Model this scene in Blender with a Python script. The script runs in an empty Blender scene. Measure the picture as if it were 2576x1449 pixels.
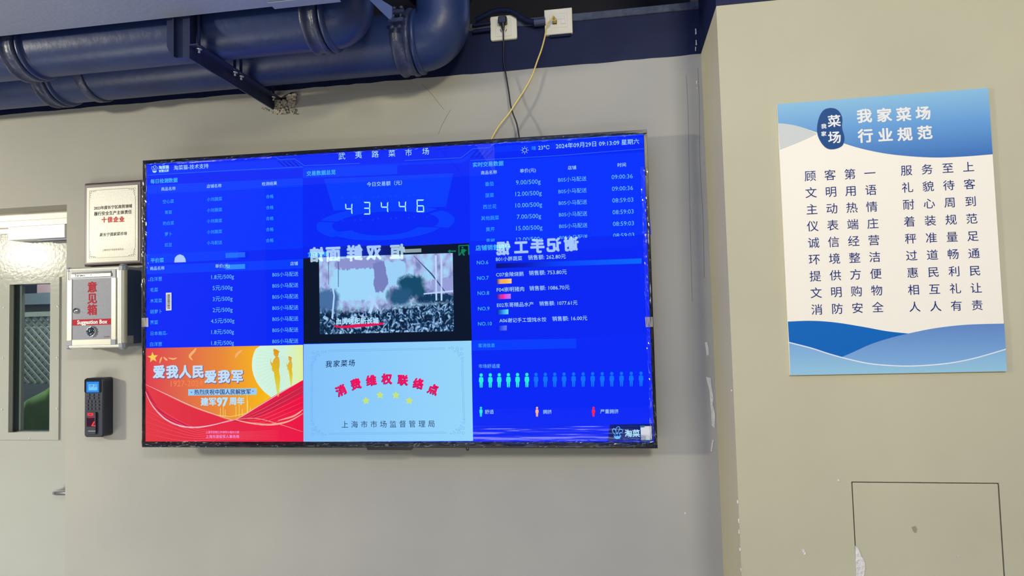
import bpy, math, random
from mathutils import Vector, Matrix
random.seed(7)
SC = bpy.context.scene
COL = SC.collection
# ------------------------------------------------------------------ camera
F = 1658.169; YAW, PIT, ROL = .1551208, .0503573, -.0280482
CAM = Vector((1.559804, -2.091613, 1.484625))
cy_, sy_, cp_, sp_ = math.cos(YAW), math.sin(YAW), math.cos(PIT), math.sin(PIT)
FW = Vector((-sy_*cp_, cy_*cp_, sp_)); R0 = Vector((cy_, sy_, 0)); U0 = R0.cross(FW)
RT = math.cos(ROL)*R0 + math.sin(ROL)*U0; UP = -math.sin(ROL)*R0 + math.cos(ROL)*U0
cd = bpy.data.cameras.new('camera'); cam = bpy.data.objects.new('camera', cd); COL.objects.link(cam)
M = Matrix((RT, UP, -FW)).transposed().to_4x4(); M.translation = CAM
cam.matrix_world = M
cd.sensor_fit = 'HORIZONTAL'; cd.sensor_width = 36.0; cd.lens = F/2576*36; cd.clip_start = .05
SC.camera = cam
SC.cycles.transparent_max_bounces = 24
# ------------------------------------------------------------------ world, exposure
SC.view_settings.view_transform = 'Standard'; SC.view_settings.look = 'None'
SC.view_settings.gamma = 1; SC.view_settings.use_curve_mapping = False
SC.view_settings.exposure = 0.0
W = bpy.data.worlds.new('world'); SC.world = W; W.use_nodes = True
W.node_tree.nodes['Background'].inputs[0].default_value = (.40, .50, .95, 1)
W.node_tree.nodes['Background'].inputs[1].default_value = 2.8
# ------------------------------------------------------------------ lamps of the hall, and a fill added behind the door
def area(name, loc, target, sx, sy, power, col):
    l = bpy.data.lights.new(name, 'AREA'); l.shape = 'RECTANGLE'; l.size = sx; l.size_y = sy
    l.energy = power; l.color = col
    o = bpy.data.objects.new(name, l); COL.objects.link(o); o.location = loc
    o.rotation_euler = (Vector(target)-Vector(loc)).to_track_quat('-Z', 'Y').to_euler()
    return o
area('ceiling_lamp', (-1.35, -2.5, 2.85), (-.1, 0, 1.3), .45, .2, 6, (1, .95, .80))
area('ceiling_lamp', (2.45, -3.3, 2.85), (1.9, 0, 1.4), .6, .25, 46, (1, .93, .66))
area('stall_lamp', (-3.2, -2.45, 2.15), (0, 0, 1.6), .3, .2, 112, (1, .93, .74))
area('stall_lamp', (-1.05, -1.25, .42), (-.55, -.25, 2.2), .9, .5, 11, (1, .97, .84))
area('stall_lamp', (.6, -3.0, .18), (.8, 0, 1.5), 2.2, .45, 13, (1, .94, .78))
area('back_room_fill', (-.7, .26, 2.15), (-1.05, .52, 1.2), .3, .12, 30, (1, .98, .9))  # added fill light, brightens the interior seen through the door glass

def srgb(c):
    r = []
    for v in c:
        v /= 255.0
        r.append(v/12.92 if v <= .04045 else ((v+.055)/1.055)**2.4)
    return (*r, 1)
# ------------------------------------------------------------------ materials
def N(m, t, **kw):
    n = m.node_tree.nodes.new(t)
    for k, v in kw.items(): setattr(n, k, v)
    return n
def base(name):
    m = bpy.data.materials.new(name); m.use_nodes = True
    return m, m.node_tree.nodes['Principled BSDF'], m.node_tree.links
def mat(name, c, rough=.5, metal=0, c2=None, scale=6, bump=0, bscale=60, spec=.5, detail=6, coat=0):
    m, b, L = base(name)
    b.inputs['Base Color'].default_value = srgb(c); b.inputs['Roughness'].default_value = rough
    b.inputs['Metallic'].default_value = metal; b.inputs['Specular IOR Level'].default_value = spec
    if coat: b.inputs['Coat Weight'].default_value = coat; b.inputs['Coat Roughness'].default_value = .05
    tc = N(m, 'ShaderNodeTexCoord')
    if c2 is not None:
        n = N(m, 'ShaderNodeTexNoise'); n.inputs['Scale'].default_value = scale; n.inputs['Detail'].default_value = detail
        r = N(m, 'ShaderNodeValToRGB'); r.color_ramp.elements[0].position = .32; r.color_ramp.elements[1].position = .68
        r.color_ramp.elements[0].color = srgb(c); r.color_ramp.elements[1].color = srgb(c2)
        L.new(tc.outputs['Object'], n.inputs['Vector']); L.new(n.outputs['Fac'], r.inputs[0]); L.new(r.outputs[0], b.inputs['Base Color'])
    if bump:
        n = N(m, 'ShaderNodeTexNoise'); n.inputs['Scale'].default_value = bscale; n.inputs['Detail'].default_value = 4
        bp = N(m, 'ShaderNodeBump'); bp.inputs['Strength'].default_value = bump; bp.inputs['Distance'].default_value = .01
        L.new(tc.outputs['Object'], n.inputs['Vector']); L.new(n.outputs['Fac'], bp.inputs['Height']); L.new(bp.outputs[0], b.inputs['Normal'])
    return m
def wallmat(name, c, c2, cs):
    """painted plaster: broad tone drift, small scuffs, fine orange-peel relief"""
    m, b, L = base(name); b.inputs['Roughness'].default_value = .62; b.inputs['Specular IOR Level'].default_value = .3
    tc = N(m, 'ShaderNodeTexCoord')
    n = N(m, 'ShaderNodeTexNoise'); n.inputs['Scale'].default_value = 1.7; n.inputs['Detail'].default_value = 5
    r = N(m, 'ShaderNodeValToRGB'); r.color_ramp.elements[0].position = .35; r.color_ramp.elements[1].position = .65
    r.color_ramp.elements[0].color = srgb(c); r.color_ramp.elements[1].color = srgb(c2)
    L.new(tc.outputs['Object'], n.inputs['Vector']); L.new(n.outputs['Fac'], r.inputs[0])
    mp = N(m, 'ShaderNodeMapping'); mp.inputs['Scale'].default_value = (5, 5, 1.6); L.new(tc.outputs['Object'], mp.inputs[0])
    n2 = N(m, 'ShaderNodeTexNoise'); n2.inputs['Scale'].default_value = 3.2; n2.inputs['Detail'].default_value = 9; n2.inputs['Roughness'].default_value = .75
    L.new(mp.outputs[0], n2.inputs['Vector'])
    r2 = N(m, 'ShaderNodeValToRGB'); r2.color_ramp.elements[0].position = .66; r2.color_ramp.elements[1].position = .78
    r2.color_ramp.elements[0].color = (0, 0, 0, 1); r2.color_ramp.elements[1].color = (.6, .6, .6, 1)
    L.new(n2.outputs['Fac'], r2.inputs[0])
    mx = N(m, 'ShaderNodeMix', data_type='RGBA'); L.new(r2.outputs[0], mx.inputs[0]); L.new(r.outputs[0], mx.inputs[6]); mx.inputs[7].default_value = srgb(cs)
    L.new(mx.outputs[2], b.inputs['Base Color'])
    n3 = N(m, 'ShaderNodeTexNoise'); n3.inputs['Scale'].default_value = 9; n3.inputs['Detail'].default_value = 8
    L.new(tc.outputs['Object'], n3.inputs['Vector'])
    bp = N(m, 'ShaderNodeBump'); bp.inputs['Strength'].default_value = .22; bp.inputs['Distance'].default_value = .008
    L.new(n3.outputs['Fac'], bp.inputs['Height']); L.new(bp.outputs[0], b.inputs['Normal'])
    return m
def ramp_uv(m, L, stops, axis):
    uv = N(m, 'ShaderNodeUVMap'); sp = N(m, 'ShaderNodeSeparateXYZ'); r = N(m, 'ShaderNodeValToRGB')
    L.new(uv.outputs[0], sp.inputs[0]); L.new(sp.outputs[axis], r.inputs[0])
    e = r.color_ramp.elements
    e[0].position = stops[0][0]; e[0].color = srgb(stops[0][1]); e[1].position = stops[-1][0]; e[1].color = srgb(stops[-1][1])
    for p, c in stops[1:-1]:
        x = e.new(p); x.color = srgb(c)
    return r
def emi(name, c, s=1.0, grad=None, axis=0, sample=False):
    """lit display pixels behind a glossy panel"""
    m, b, L = base(name)
    b.inputs['Base Color'].default_value = (.004, .004, .005, 1); b.inputs['Roughness'].default_value = .008
    b.inputs['Specular IOR Level'].default_value = .5
    b.inputs['Emission Color'].default_value = srgb(c); b.inputs['Emission Strength'].default_value = s
    if grad:
        r = ramp_uv(m, L, grad, axis); L.new(r.outputs[0], b.inputs['Emission Color'])
    if not sample: m.cycles.emission_sampling = 'NONE'
    return m
def prt(name, stops, axis=1, rough=.5):
    m, b, L = base(name); b.inputs['Roughness'].default_value = rough
    r = ramp_uv(m, L, stops, axis); L.new(r.outputs[0], b.inputs['Base Color'])
    return m

# ------------------------------------------------------------------ photo pixel -> point on a real plane
def ray(px, py): return FW + RT*((px-1288)/F) - UP*((py-724.5)/F)
def at(px, py, y=0.0, x=None, z=None):
    d = ray(px, py)
    t = (x-CAM.x)/d.x if x is not None else (z-CAM.z)/d.z if z is not None else (y-CAM.y)/d.y
    return CAM + d*t
# ------------------------------------------------------------------ mesh helpers
class MB:
    def __init__(s): s.v = []; s.f = []; s.sm = []
    def add(s, vs, fs, smooth=False):
        o = len(s.v); s.v += [tuple(v) for v in vs]; s.f += [tuple(i+o for i in f) for f in fs]; s.sm += [smooth]*len(fs); return s
    def box(s, a, b, bev=0):
        x0, x1 = sorted((a[0], b[0])); y0, y1 = sorted((a[1], b[1])); z0, z1 = sorted((a[2], b[2]))
        if bev <= 0:
            vs = [(x, y, z) for z in (z0, z1) for y in (y0, y1) for x in (x0, x1)]
            return s.add(vs, [(0, 2, 3, 1), (4, 5, 7, 6), (0, 1, 5, 4), (2, 6, 7, 3), (0, 4, 6, 2), (1, 3, 7, 5)])
        h = bev; vs = []; idx = {}
        for i, x in enumerate((x0, x1)):
            for j, y in enumerate((y0, y1)):
                for k, z in enumerate((z0, z1)):
                    sx, sy, sz = (1-2*i)*h, (1-2*j)*h, (1-2*k)*h
                    for t, p in enumerate(((x, y+sy, z+sz), (x+sx, y, z+sz), (x+sx, y+sy, z))):
                        idx[i, j, k, t] = len(vs); vs.append(p)
        fs = []
        q = lambda *a: fs.append(tuple(idx[k] for k in a))
        for i in (0, 1): q((i,0,0,0), (i,1,0,0), (i,1,1,0), (i,0,1,0))
        for j in (0, 1): q((0,j,0,1), (1,j,0,1), (1,j,1,1), (0,j,1,1))
        for k in (0, 1): q((0,0,k,2), (1,0,k,2), (1,1,k,2), (0,1,k,2))
        for i in (0, 1):
            for j in (0, 1): q((i,j,0,0), (i,j,0,1), (i,j,1,1), (i,j,1,0))
        for i in (0, 1):
            for k in (0, 1): q((i,0,k,0), (i,0,k,2), (i,1,k,2), (i,1,k,0))
        for j in (0, 1):
            for k in (0, 1): q((0,j,k,1), (0,j,k,2), (1,j,k,2), (1,j,k,1))
        for i in (0, 1):
            for j in (0, 1):
                for k in (0, 1): q((i,j,k,0), (i,j,k,1), (i,j,k,2))
        return s.add(vs, fs)
    def prism(s, pts, d):
        """pts: closed loop of 3-D points, d: extrusion vector"""
        n = len(pts); d = Vector(d)
        vs = [Vector(p) for p in pts]; vs += [v+d for v in vs]
        fs = [tuple(range(n)), tuple(range(2*n-1, n-1, -1))] + [(i, (i+1) % n, n+(i+1) % n, n+i) for i in range(n)]
        return s.add(vs, fs)
    def tube(s, path, r, n=12, caps=True, rf=None):
        path = [Vector(p) for p in path]; rings = []; prev = None
        for i, p in enumerate(path):
            t = (path[min(i+1, len(path)-1)]-path[max(i-1, 0)]).normalized()
            if prev is None:
                a = t.cross(Vector((0, 0, 1)));  a = a if a.length > .1 else t.cross(Vector((0, 1, 0)))
            else: a = prev - t*prev.dot(t)
            a.normalize(); prev = a; b = t.cross(a); rr = rf(i) if rf else r
            rings.append([p+a*rr*math.cos(2*math.pi*k/n)+b*rr*math.sin(2*math.pi*k/n) for k in range(n)])
        vs = [v for q in rings for v in q]
        fs = [(i*n+k, i*n+(k+1) % n, (i+1)*n+(k+1) % n, (i+1)*n+k) for i in range(len(path)-1) for k in range(n)]
        s.add(vs, fs, True)
        if caps: s.add(rings[0], [tuple(range(n))]); s.add(rings[-1], [tuple(range(n))])
        return s
    def lathe(s, c, axis, prof, n=32):
        """prof: list of (distance along axis, radius)"""
        axis = Vector(axis).normalized(); a = axis.orthogonal().normalized(); b = axis.cross(a); c = Vector(c)
        vs = [c+axis*h+a*r*math.cos(2*math.pi*k/n)+b*r*math.sin(2*math.pi*k/n) for h, r in prof for k in range(n)]
        fs = [(i*n+k, i*n+(k+1) % n, (i+1)*n+(k+1) % n, (i+1)*n+k) for i in range(len(prof)-1) for k in range(n)]
        return s.add(vs, fs, True)
def build(name, mb, m, parent=None, kind=None, uv=False, local=False, label=None, cat=None, group=None, origin=None):
    me = bpy.data.meshes.new(name)
    vs = mb.v
    loc = Vector((0, 0, 0))
    if parent is None:
        if origin is not None: loc = Vector(origin)
        else:
            xs, ys, zs = zip(*vs); loc = Vector(((min(xs)+max(xs))/2, (min(ys)+max(ys))/2, min(zs)))
        vs = [Vector(v)-loc for v in vs]
    elif not local:
        o = parent
        off = Vector((0, 0, 0))
        while o is not None: off += o.location; o = o.parent
        vs = [Vector(v)-off for v in vs]
    me.from_pydata([tuple(v) for v in vs], [], mb.f); me.update()
    if uv:
        xs = [v[0] for v in vs]; zs = [v[2] for v in vs]; x0, x1, z0, z1 = min(xs), max(xs), min(zs), max(zs)
        l = me.uv_layers.new(name='UVMap')
        for lp in me.loops:
            v = me.vertices[lp.vertex_index].co; l.data[lp.index].uv = ((v.x-x0)/max(x1-x0, 1e-6), (v.z-z0)/max(z1-z0, 1e-6))
    if any(mb.sm): me.polygons.foreach_set('use_smooth', mb.sm)
    me.materials.append(m)
    o = bpy.data.objects.new(name, me); COL.objects.link(o)
    if parent is not None: o.parent = parent
    else: o.location = loc
    tag(o, label, cat, group, kind)
    return o
def tag(o, label=None, cat=None, group=None, kind=None):
    if label: o['label'] = label
    if cat: o['category'] = cat
    if group: o['group'] = group
    if kind: o['kind'] = kind
    return o
def thing(name, loc, label, cat, group=None, kind=None):
    o = bpy.data.objects.new(name, None); COL.objects.link(o); o.location = loc; o.empty_display_size = .05
    return tag(o, label, cat, group, kind)
def smooth_curve(P, n=6):
    P = [Vector(p) for p in P]; out = []
    for i in range(len(P)-1):
        a, b, c, d = P[max(i-1, 0)], P[i], P[i+1], P[min(i+2, len(P)-1)]
        for k in range(n):
            t = k/n
            out.append(.5*((2*b)+(-a+c)*t+(2*a-5*b+4*c-d)*t*t+(-a+3*b-3*c+d)*t**3))
    out.append(P[-1]); return out
# ------------------------------------------------------------------ lettering (Blender's own built-in font)
_tc = {}
def glyphs(s, bold=0.0, res=2):
    if bold > 0:
        # heavier weight: the thin glyph laid over itself, shifted round a small circle
        vs0, fs0 = glyphs(s, 0.0, res); vs, fs = [], []; n = 8 if bold > .02 else 4
        sh = [(0, 0)]+[(bold*math.cos(2*math.pi*k/n+.4), bold*math.sin(2*math.pi*k/n+.4)) for k in range(n)]
        for j, (dx, dy) in enumerate(sh):
            o = len(vs); vs += [(x+dx, y+dy, j*.00003) for x, y, _ in vs0]; fs += [tuple(i+o for i in f) for f in fs0]
        return vs, fs
    k = (s, res)
    if k in _tc: return _tc[k]
    c = bpy.data.curves.new('lettering', 'FONT'); c.body = s; c.size = 1; c.resolution_u = res
    o = bpy.data.objects.new('lettering', c); COL.objects.link(o)
    me = bpy.data.meshes.new_from_object(o.evaluated_get(bpy.context.evaluated_depsgraph_get()))
    vs = [(v.co.x, v.co.y, 0.0) for v in me.vertices]; fs = [tuple(p.vertices) for p in me.polygons]
    bpy.data.objects.remove(o); bpy.data.meshes.remove(me); bpy.data.curves.remove(c)
    _tc[k] = (vs, fs); return _tc[k]
def lettering(mb, s, frame, cx, cy, w=None, em=None, bold=.0, rot=0, lay=0, res=2, shear=0, sy=1):
    """frame(px,py)->(origin,right,up,normal); w = width in photo px of the string, em = em size in px"""
    vs, fs = glyphs(s, bold, res)
    if not vs: return
    xs = [v[0] for v in vs]; x0, x1 = min(xs), max(xs)
    o, r, u, n = frame(cx, cy)
    l = frame(cx-10, cy)[0]; q = frame(cx+10, cy)[0]; mpp = (q-l).length/20
    if w: k = w*mpp/(x1-x0); mx = (x0+x1)/2
    else: k = em*mpp; mx = .5 if len(s) == 1 and ord(s) > 0x2000 else (x0+x1)/2
    c_, s_ = math.cos(rot), math.sin(rot); P = []
    for x, y, l_ in vs:
        a = (x-mx)*k; b = (y-.365)*k*sy; a += shear*b
        P.append(o + r*(a*c_-b*s_) + u*(a*s_+b*c_) + n*(lay+l_))
    mb.add(P, fs)

# ================================================================== STRUCTURE
YC = -.319; XC = 1.851; ZB = 2.3025; ZL = 2.466
PAINT = wallmat('grey_wall_paint', (162, 160, 153), (172, 169, 159), (148, 145, 138))
PAINTC = wallmat('olive_wall_paint', (184, 177, 148), (192, 185, 154), (168, 161, 136))
DARK = mat('dark_blue_paint', (16, 24, 58), .55, c2=(20, 29, 64), spec=.2, scale=9, bump=.12, bscale=20)
VOID = mat('dark_recess_shade', (14, 16, 34), .6, c2=(20, 22, 42), scale=5)  # darkness of deep recesses put into the colour
CREAM = mat('cream_gloss_paint', (232, 226, 208), .35, c2=(226, 222, 206), scale=3)
WHITE = mat('white_plastic', (232, 228, 215), .3, c2=(225, 221, 208), scale=8)
DX0, DX1, DZ = -1.28, -.3905, 1.952           # door opening
DT = .17                                       # wall thickness at the opening
mb = MB()
mb.box((DX1, 0, 0), (2.0, DT, ZL)); mb.box((DX0, 0, DZ), (DX1, DT, ZL)); mb.box((-3.6, 0, 0), (DX0, DT, ZL))
wall = build('wall_back', mb, PAINT, kind='structure', origin=(0, 0, 0))
# dark painted top band of the back wall with a slightly ragged lower edge
pts = [Vector((-3.6, -.0015, ZL)), Vector((-3.6, -.0015, ZB))]
x = -3.6
while x < XC:
    pts.append(Vector((x, -.0015, ZB+random.uniform(-.0018, .0016)))); x += random.uniform(.02, .06)
pts += [Vector((XC, -.0015, ZB)), Vector((XC, -.0015, ZL))]
band = build('painted_band', MB().prism(pts, (0, .0012, 0)), DARK, wall, label='dark blue painted top band')
mb = MB().box((-3.6, -.006, ZL-.022), (XC, .1, ZL+.003), .002)
build('ledge', mb, mat('ledge_paint', (46, 54, 76), .6, c2=(70, 78, 96), scale=40, bump=.4, bscale=60), wall)
# column with an access panel opening in its front
px0, px1, pz1, pz0 = 2.1235, 2.4575, 1.0625, .45
mb = MB()
mb.box((XC, YC+.012, 0), (3.6, .2, ZL+.5))
mb.box((XC, YC, 0), (px0, YC+.012, ZL+.5)); mb.box((px1, YC, 0), (3.6, YC+.012, ZL+.5))
mb.box((px0, YC, pz1), (px1, YC+.012, ZL+.5)); mb.box((px0, YC, 0), (px1, YC+.012, pz0))
colm = build('wall_column', mb, PAINTC, kind='structure', origin=(XC, YC, 0))
zc = at(1802, 15, YC).z
build('painted_band', MB().box((XC-.0012, YC-.0012, zc), (3.6, YC+.001, ZL+.5)), DARK, colm, label='dark painted band above poster wall')
build('painted_band', MB().box((XC-.0012, YC+.001, ZB), (XC+.001, 0, ZL+.5)), DARK, colm, label='dark painted band round the column side')
# flush access panel
g = .0028
pan = MB().box((px0+g, YC-.0005, pz0+g), (px1-g, YC+.011, pz1-g), .001)
panel = build('access_panel', pan, PAINTC, colm, label='olive painted flush access panel below the poster')
# cavity, ceiling, floor, far walls
build('wall_cavity', MB().box((-3.6, .75, 0), (XC+.1, .8, 3.2)), VOID, kind='structure')
build('ceiling', MB().box((-4.2, -1.0, 3.15), (3.7, .8, 3.25)), mat('dark_ceiling', (30, 33, 52), .7, c2=(38, 40, 60)), kind='structure')
build('floor', MB().box((-4.2, -9, -.05), (3.7, .8, 0)), mat('grey_floor_tile', (120, 118, 112), .4, c2=(136, 133, 126), scale=3), kind='structure')
build('wall_rear', MB().box((-4.2, -9.1, 0), (3.7, -9, 4.7)), mat('rear_wall_paint', (38, 40, 48), .8), kind='structure')
build('wall_left', MB().box((-4.2, -9, 0), (-4.1, .8, 4.7)), mat('left_wall_paint', (140, 140, 135), .8), kind='structure')
build('wall_right', MB().box((3.6, -9, 0), (3.7, .8, 4.7)), mat('right_wall_paint', (160, 152, 120), .8), kind='structure')
# paint chips ------------------------------------------------------
CHIP = mat('bare_plaster', (208, 205, 196), .9, c2=(226, 222, 212), scale=60, bump=.5, bscale=120)
def blob(outline, y=None, x=None, th=.0008, jit=.6):
    P = []
    for i in range(len(outline)):
        a, b = outline[i], outline[(i+1) % len(outline)]
        for k in range(4):
            q = (a[0]+(b[0]-a[0])*k/4+random.uniform(-jit, jit), a[1]+(b[1]-a[1])*k/4+random.uniform(-jit, jit))
            P.append(at(q[0], q[1], y) if x is None else at(q[0], q[1], x=x))
    return MB().prism(P, (0, -th, 0) if x is None else (-th, 0, 0))
for out in ([(1773,861),(1779,860),(1782,875),(1784,892),(1778,895),(1776,880)],
            [(1776,948),(1788,950),(1790,972),(1795,1000),(1793,1015),(1799,1040),(1798,1078),(1791,1072),(1788,1030),(1785,985)],
            [(1792,1106),(1796,1106),(1793,1122),(1791,1135),(1788,1136),(1789,1120)],
            [(1749,72),(1751,72),(1752,86),(1749,87)], [(1750,101),(1752,101),(1753,114),(1750,114)], [(1749,118),(1751,118),(1751,128),(1749,128)],
            [(1751,203),(1754,203),(1753,212),(1751,211)], [(1752,219),(1755,221),(1754,228)],
            [(1721,1289),(1725,1288),(1726,1293),(1722,1294)]):
    build('paint_chip', blob(out, y=-.0022 if out[0][1] < 130 else -.0003, jit=.5), CHIP, wall)
for out in ([(1854,1258),(1857,1258),(1857,1267),(1854,1266)], [(1857,1305),(1859,1304),(1860,1316),(1857,1315)],
            [(1858,1332),(1860,1332),(1860,1342),(1858,1342)], [(1860,1378),(1863,1378),(1863,1386),(1860,1385)],
            [(1862,1430),(1865,1430),(1865,1437),(1863,1436)], [(1839,980),(1841,980),(1841,984),(1839,984)],
            [(2107,1206),(2111,1206),(2111,1210),(2107,1211)],
            [(2016,1383),(2022,1381),(2024,1386),(2020,1392)], [(2022,1390),(2027,1388),(2026,1395),(2022,1396)]):
    build('paint_chip', blob(out, y=YC-.0003, jit=.4), CHIP, colm)
for out in ([(2151,1371),(2158,1378),(2162,1388),(2165,1399),(2172,1406),(2176,1418),(2175,1434),(2173,1449),(2173,1470),(2154,1475)],
            [(2406,1398),(2411,1397),(2411,1400),(2407,1401)]):
    build('paint_chip', blob(out, y=YC-.0008, jit=.8), CHIP, panel)
build('dent', blob([(2293,1326),(2303,1323),(2306,1331),(2304,1341),(2298,1337)], y=YC-.0008, jit=.5), mat('scraped_paint', (150, 140, 112), .8), panel)
# hairline cracks near the ceiling band (thin dark grooves)
CRK = mat('crack_shadow', (128, 125, 116), .9)
for ps in ([(1062,212),(1085,235),(1105,262),(1118,275)], [(1135,275),(1120,300),(1110,320),(1103,338)],
           [(1727,190),(1731,300),(1735,520),(1742,760)], [(1755,170),(1759,260),(1762,420),(1768,560),(1772,700)]):
    P = smooth_curve([at(a+random.uniform(-1, 1), b, -.0002) for a, b in ps], 5)
    build('crack', MB().tube(P, .0005, 4), CRK, wall)

# ================================================================== DOOR
GD = .10    # door face depth
LEAF = mat('white_door_paint', (172, 173, 165), .14, c2=(167, 168, 160), scale=2.5, bump=.035, bscale=75, spec=.035)
dw = thing('door_1', (DX0, GD, 0), None, None, kind='structure')
FX0, FX1 = at(0, 1110, GD).x-.003, at(150, 1100, GD).x
FZ1, FZ0 = at(148, 697, GD).z, at(148, 1106, GD).z
gx1, gz1, gz0 = at(130, 712, GD).x, at(132, 712, GD).z, at(128, 1087, GD).z
gx0 = at(24, 1087, GD).x
lf = MB()
lf.box((DX0+.05, GD, .01), (gx0, GD+.04, at(100, 571, GD).z-.0185)); lf.box((gx1, GD, .01), (DX1-.0+.02, GD+.04, at(100, 571, GD).z-.0185))
lf.box((gx0, GD, .01), (gx1, GD+.04, gz0)); lf.box((gx0, GD, gz1), (gx1, GD+.04, at(100, 571, GD).z-.0185))
build('door_leaf', lf, LEAF, dw)
fr = MB(); Zf = at(100, 571, GD).z
fr.box((DX0, GD-.02, Zf), (DX1+.02, GD+.06, Zf+.026), .002)
fr.box((DX0, GD-.005, Zf+.026), (DX1+.02, GD+.06, DZ))
fr.box((DX0, GD-.02, 0), (DX0+.05, GD+.06, Zf))
fr.box((DX0, GD-.004, Zf-.02), (DX1+.02, GD+.045, Zf), .001)
build('door_frame', fr, CREAM, dw)
# window trim around the glass: four mitred strips and screws
xo, zo, zi = FX0-.002, FZ0, FZ1
tr = lambda a, b, c, d: MB().prism([Vector((p[0], GD, p[1])) for p in (a, b, c, d)], (0, -.006, 0))
for q in (((xo, zi), (FX1, zi), (gx1, gz1), (gx0, gz1)), ((FX1, zi), (FX1, zo), (gx1, gz0), (gx1, gz1)),
          ((FX1, zo), (xo, zo), (gx0, gz0), (gx1, gz0)), ((xo, zo), (xo, zi), (gx0, gz1), (gx0, gz0))):
    build('window_trim', tr(*q), LEAF, dw)
STEEL = mat('brushed_steel', (190, 190, 192), .28, 1)
for p in ((79,700),(10,774),(145,770),(8,901),(144,899),(6,1030),(143,1028),(74,1103)):
    c = at(p[0], p[1], GD-.006)
    build('screw', MB().lathe(c, (0, -1, 0), [(0, .0032), (.001, .003), (.0016, .0012), (.0007, .001), (.0007, 0)], 10), STEEL, dw)
gm, gb, gl = base('door_glass'); gb.inputs['Transmission Weight'].default_value = 1; gb.inputs['Roughness'].default_value = 0; gb.inputs['IOR'].default_value = 1.45
gb.inputs['Base Color'].default_value = (.75, .82, .8, 1)
# thin clear pane (transparent + gloss)
tnode = N(gm, 'ShaderNodeBsdfTransparent'); tnode.inputs[0].default_value = (.72, .78, .78, 1)
gnode = N(gm, 'ShaderNodeBsdfGlossy'); gnode.inputs['Roughness'].default_value = .02
mxs = N(gm, 'ShaderNodeMixShader'); mxs.inputs[0].default_value = .07; gl.new(tnode.outputs[0], mxs.inputs[1]); gl.new(gnode.outputs[0], mxs.inputs[2])
gl.new(mxs.outputs[0], gm.node_tree.nodes['Material Output'].inputs[0])
build('glass_pane', MB().box((gx0, GD+.012, gz0), (gx1, GD+.016, gz1)), gm, dw)
build('glazing_gasket', MB().box((gx0, GD+.0165, gz0), (gx0+.022, GD+.03, gz1)).box((gx0+.022, GD+.0165, gz0), (gx1, GD+.03, gz0+.004)), mat('dark_rubber', (38, 48, 54), .6), dw)
build('edge_bead', MB().box((gx0+.023, GD+.0165, gz0), (gx0+.031, GD+.03, gz1)), mat('aged_white_bead', (170, 165, 148), .6), dw)
# handle
h = at(150, 1241, GD-.05)
xr = DX1+.012
build('door_handle', MB().tube([(at(132,1243,GD-.05).x, GD-.001, h.z), (at(132,1243,GD-.05).x, GD-.035, h.z), (at(134,1243,GD-.05).x+.003, GD-.046, h.z), (at(138,1243,GD-.05).x+.01, GD-.05, h.z), (DX1-.002, GD-.05, h.z+.001)], .0085, 14), mat('chrome', (215, 215, 218), .12, 1), dw)
# door closer (hidden box above the leaf)
cl = thing('door_closer', (-.5, GD, at(100, 590, GD-.05).z), 'long white box shaped door closer fixed above the white door', 'door closer')
a0, a1 = at(20, 600, GD-.055), at(163, 561, GD-.055)
CLM = mat('white_powder_coat', (226, 225, 222), .35)
zt_, zb_ = at(163, 563, GD-.055).z, at(163, 597, GD-.055).z
build('closer_body', MB().box((a0.x, GD-.055, zb_), (a1.x, GD-.004, zt_), .0015), CLM, cl)
build('cover_lip', MB().box((a0.x, GD-.057, zt_), (a1.x+.012, GD-.004, zt_+.004)), CLM, cl)
build('closer_arm', MB().box((at(98,603,GD-.04).x, GD-.045, zb_-.007), (DX1-.001, GD-.02, zb_-.001)), mat('dark_steel', (40, 48, 66), .4, .6), cl)
# the room behind the door window
bk = thing('cupboard', (-.75, .56, 0), 'grey blue cupboard with framed doors seen through the door window', 'cupboard')
CB = mat('slate_cupboard', (70, 84, 96), .6, c2=(82, 94, 104), scale=4)
bx0 = -1.45
build('cupboard_body', MB().box((bx0, .52, .0), (-.55, .72, 1.62)), CB, bk)
for i in range(2):
    for k in range(2):
        a = bx0+.02+.3+i*.29; z0 = .1+k*.75
        build('cupboard_door', MB().box((a, .507, z0), (a+.27, .519, z0+.7), .003).box((a+.03, .500, z0+.03), (a+.24, .506, z0+.67), .003), mat('slate_door', (92, 102, 112), .55), bk)
build('shelf_top_panel', MB().box((bx0, .5, 1.62), (-.55, .72, 1.67)), CB, bk)
p = thing('storage_carton', (-.85, .6, 1.67), 'muted pink grey carton on top of the cupboard behind the door', 'box')
build('carton_body', MB().box((-1.05, .54, 1.67), (-.78, .7, 1.83), .004), mat('pink_carton', (132, 108, 116), .8), p)
build('carton_flap', MB().box((-1.05, .535, 1.79), (-.78, .539, 1.83)), mat('grey_flap', (120, 118, 112), .8), p)
lat = thing('reflection_lattice', (-.83, .34, 0), 'pale diagonal lattice added behind the door window for a reflection in its glass', 'lattice')  # added lattice, solid geometry for a pattern reflected in the pane
LM = mat('pale_lattice', (150, 160, 156), .6)
def clipseg(x0, z0, x1, z1, X0, X1, Z0, Z1):
    t0, t1 = 0, 1; dx, dz = x1-x0, z1-z0
    for p_, q_ in ((-dx, x0-X0), (dx, X1-x0), (-dz, z0-Z0), (dz, Z1-z0)):
        if p_ == 0:
            if q_ < 0: return None
        else:
            r_ = q_/p_
            if p_ < 0: t0 = max(t0, r_)
            else: t1 = min(t1, r_)
    return None if t0 >= t1 else (x0+t0*dx, z0+t0*dz, x0+t1*dx, z0+t1*dz)
LX0, LX1, LZ0, LZ1 = -.95, -.72, 1.28, 1.56
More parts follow.
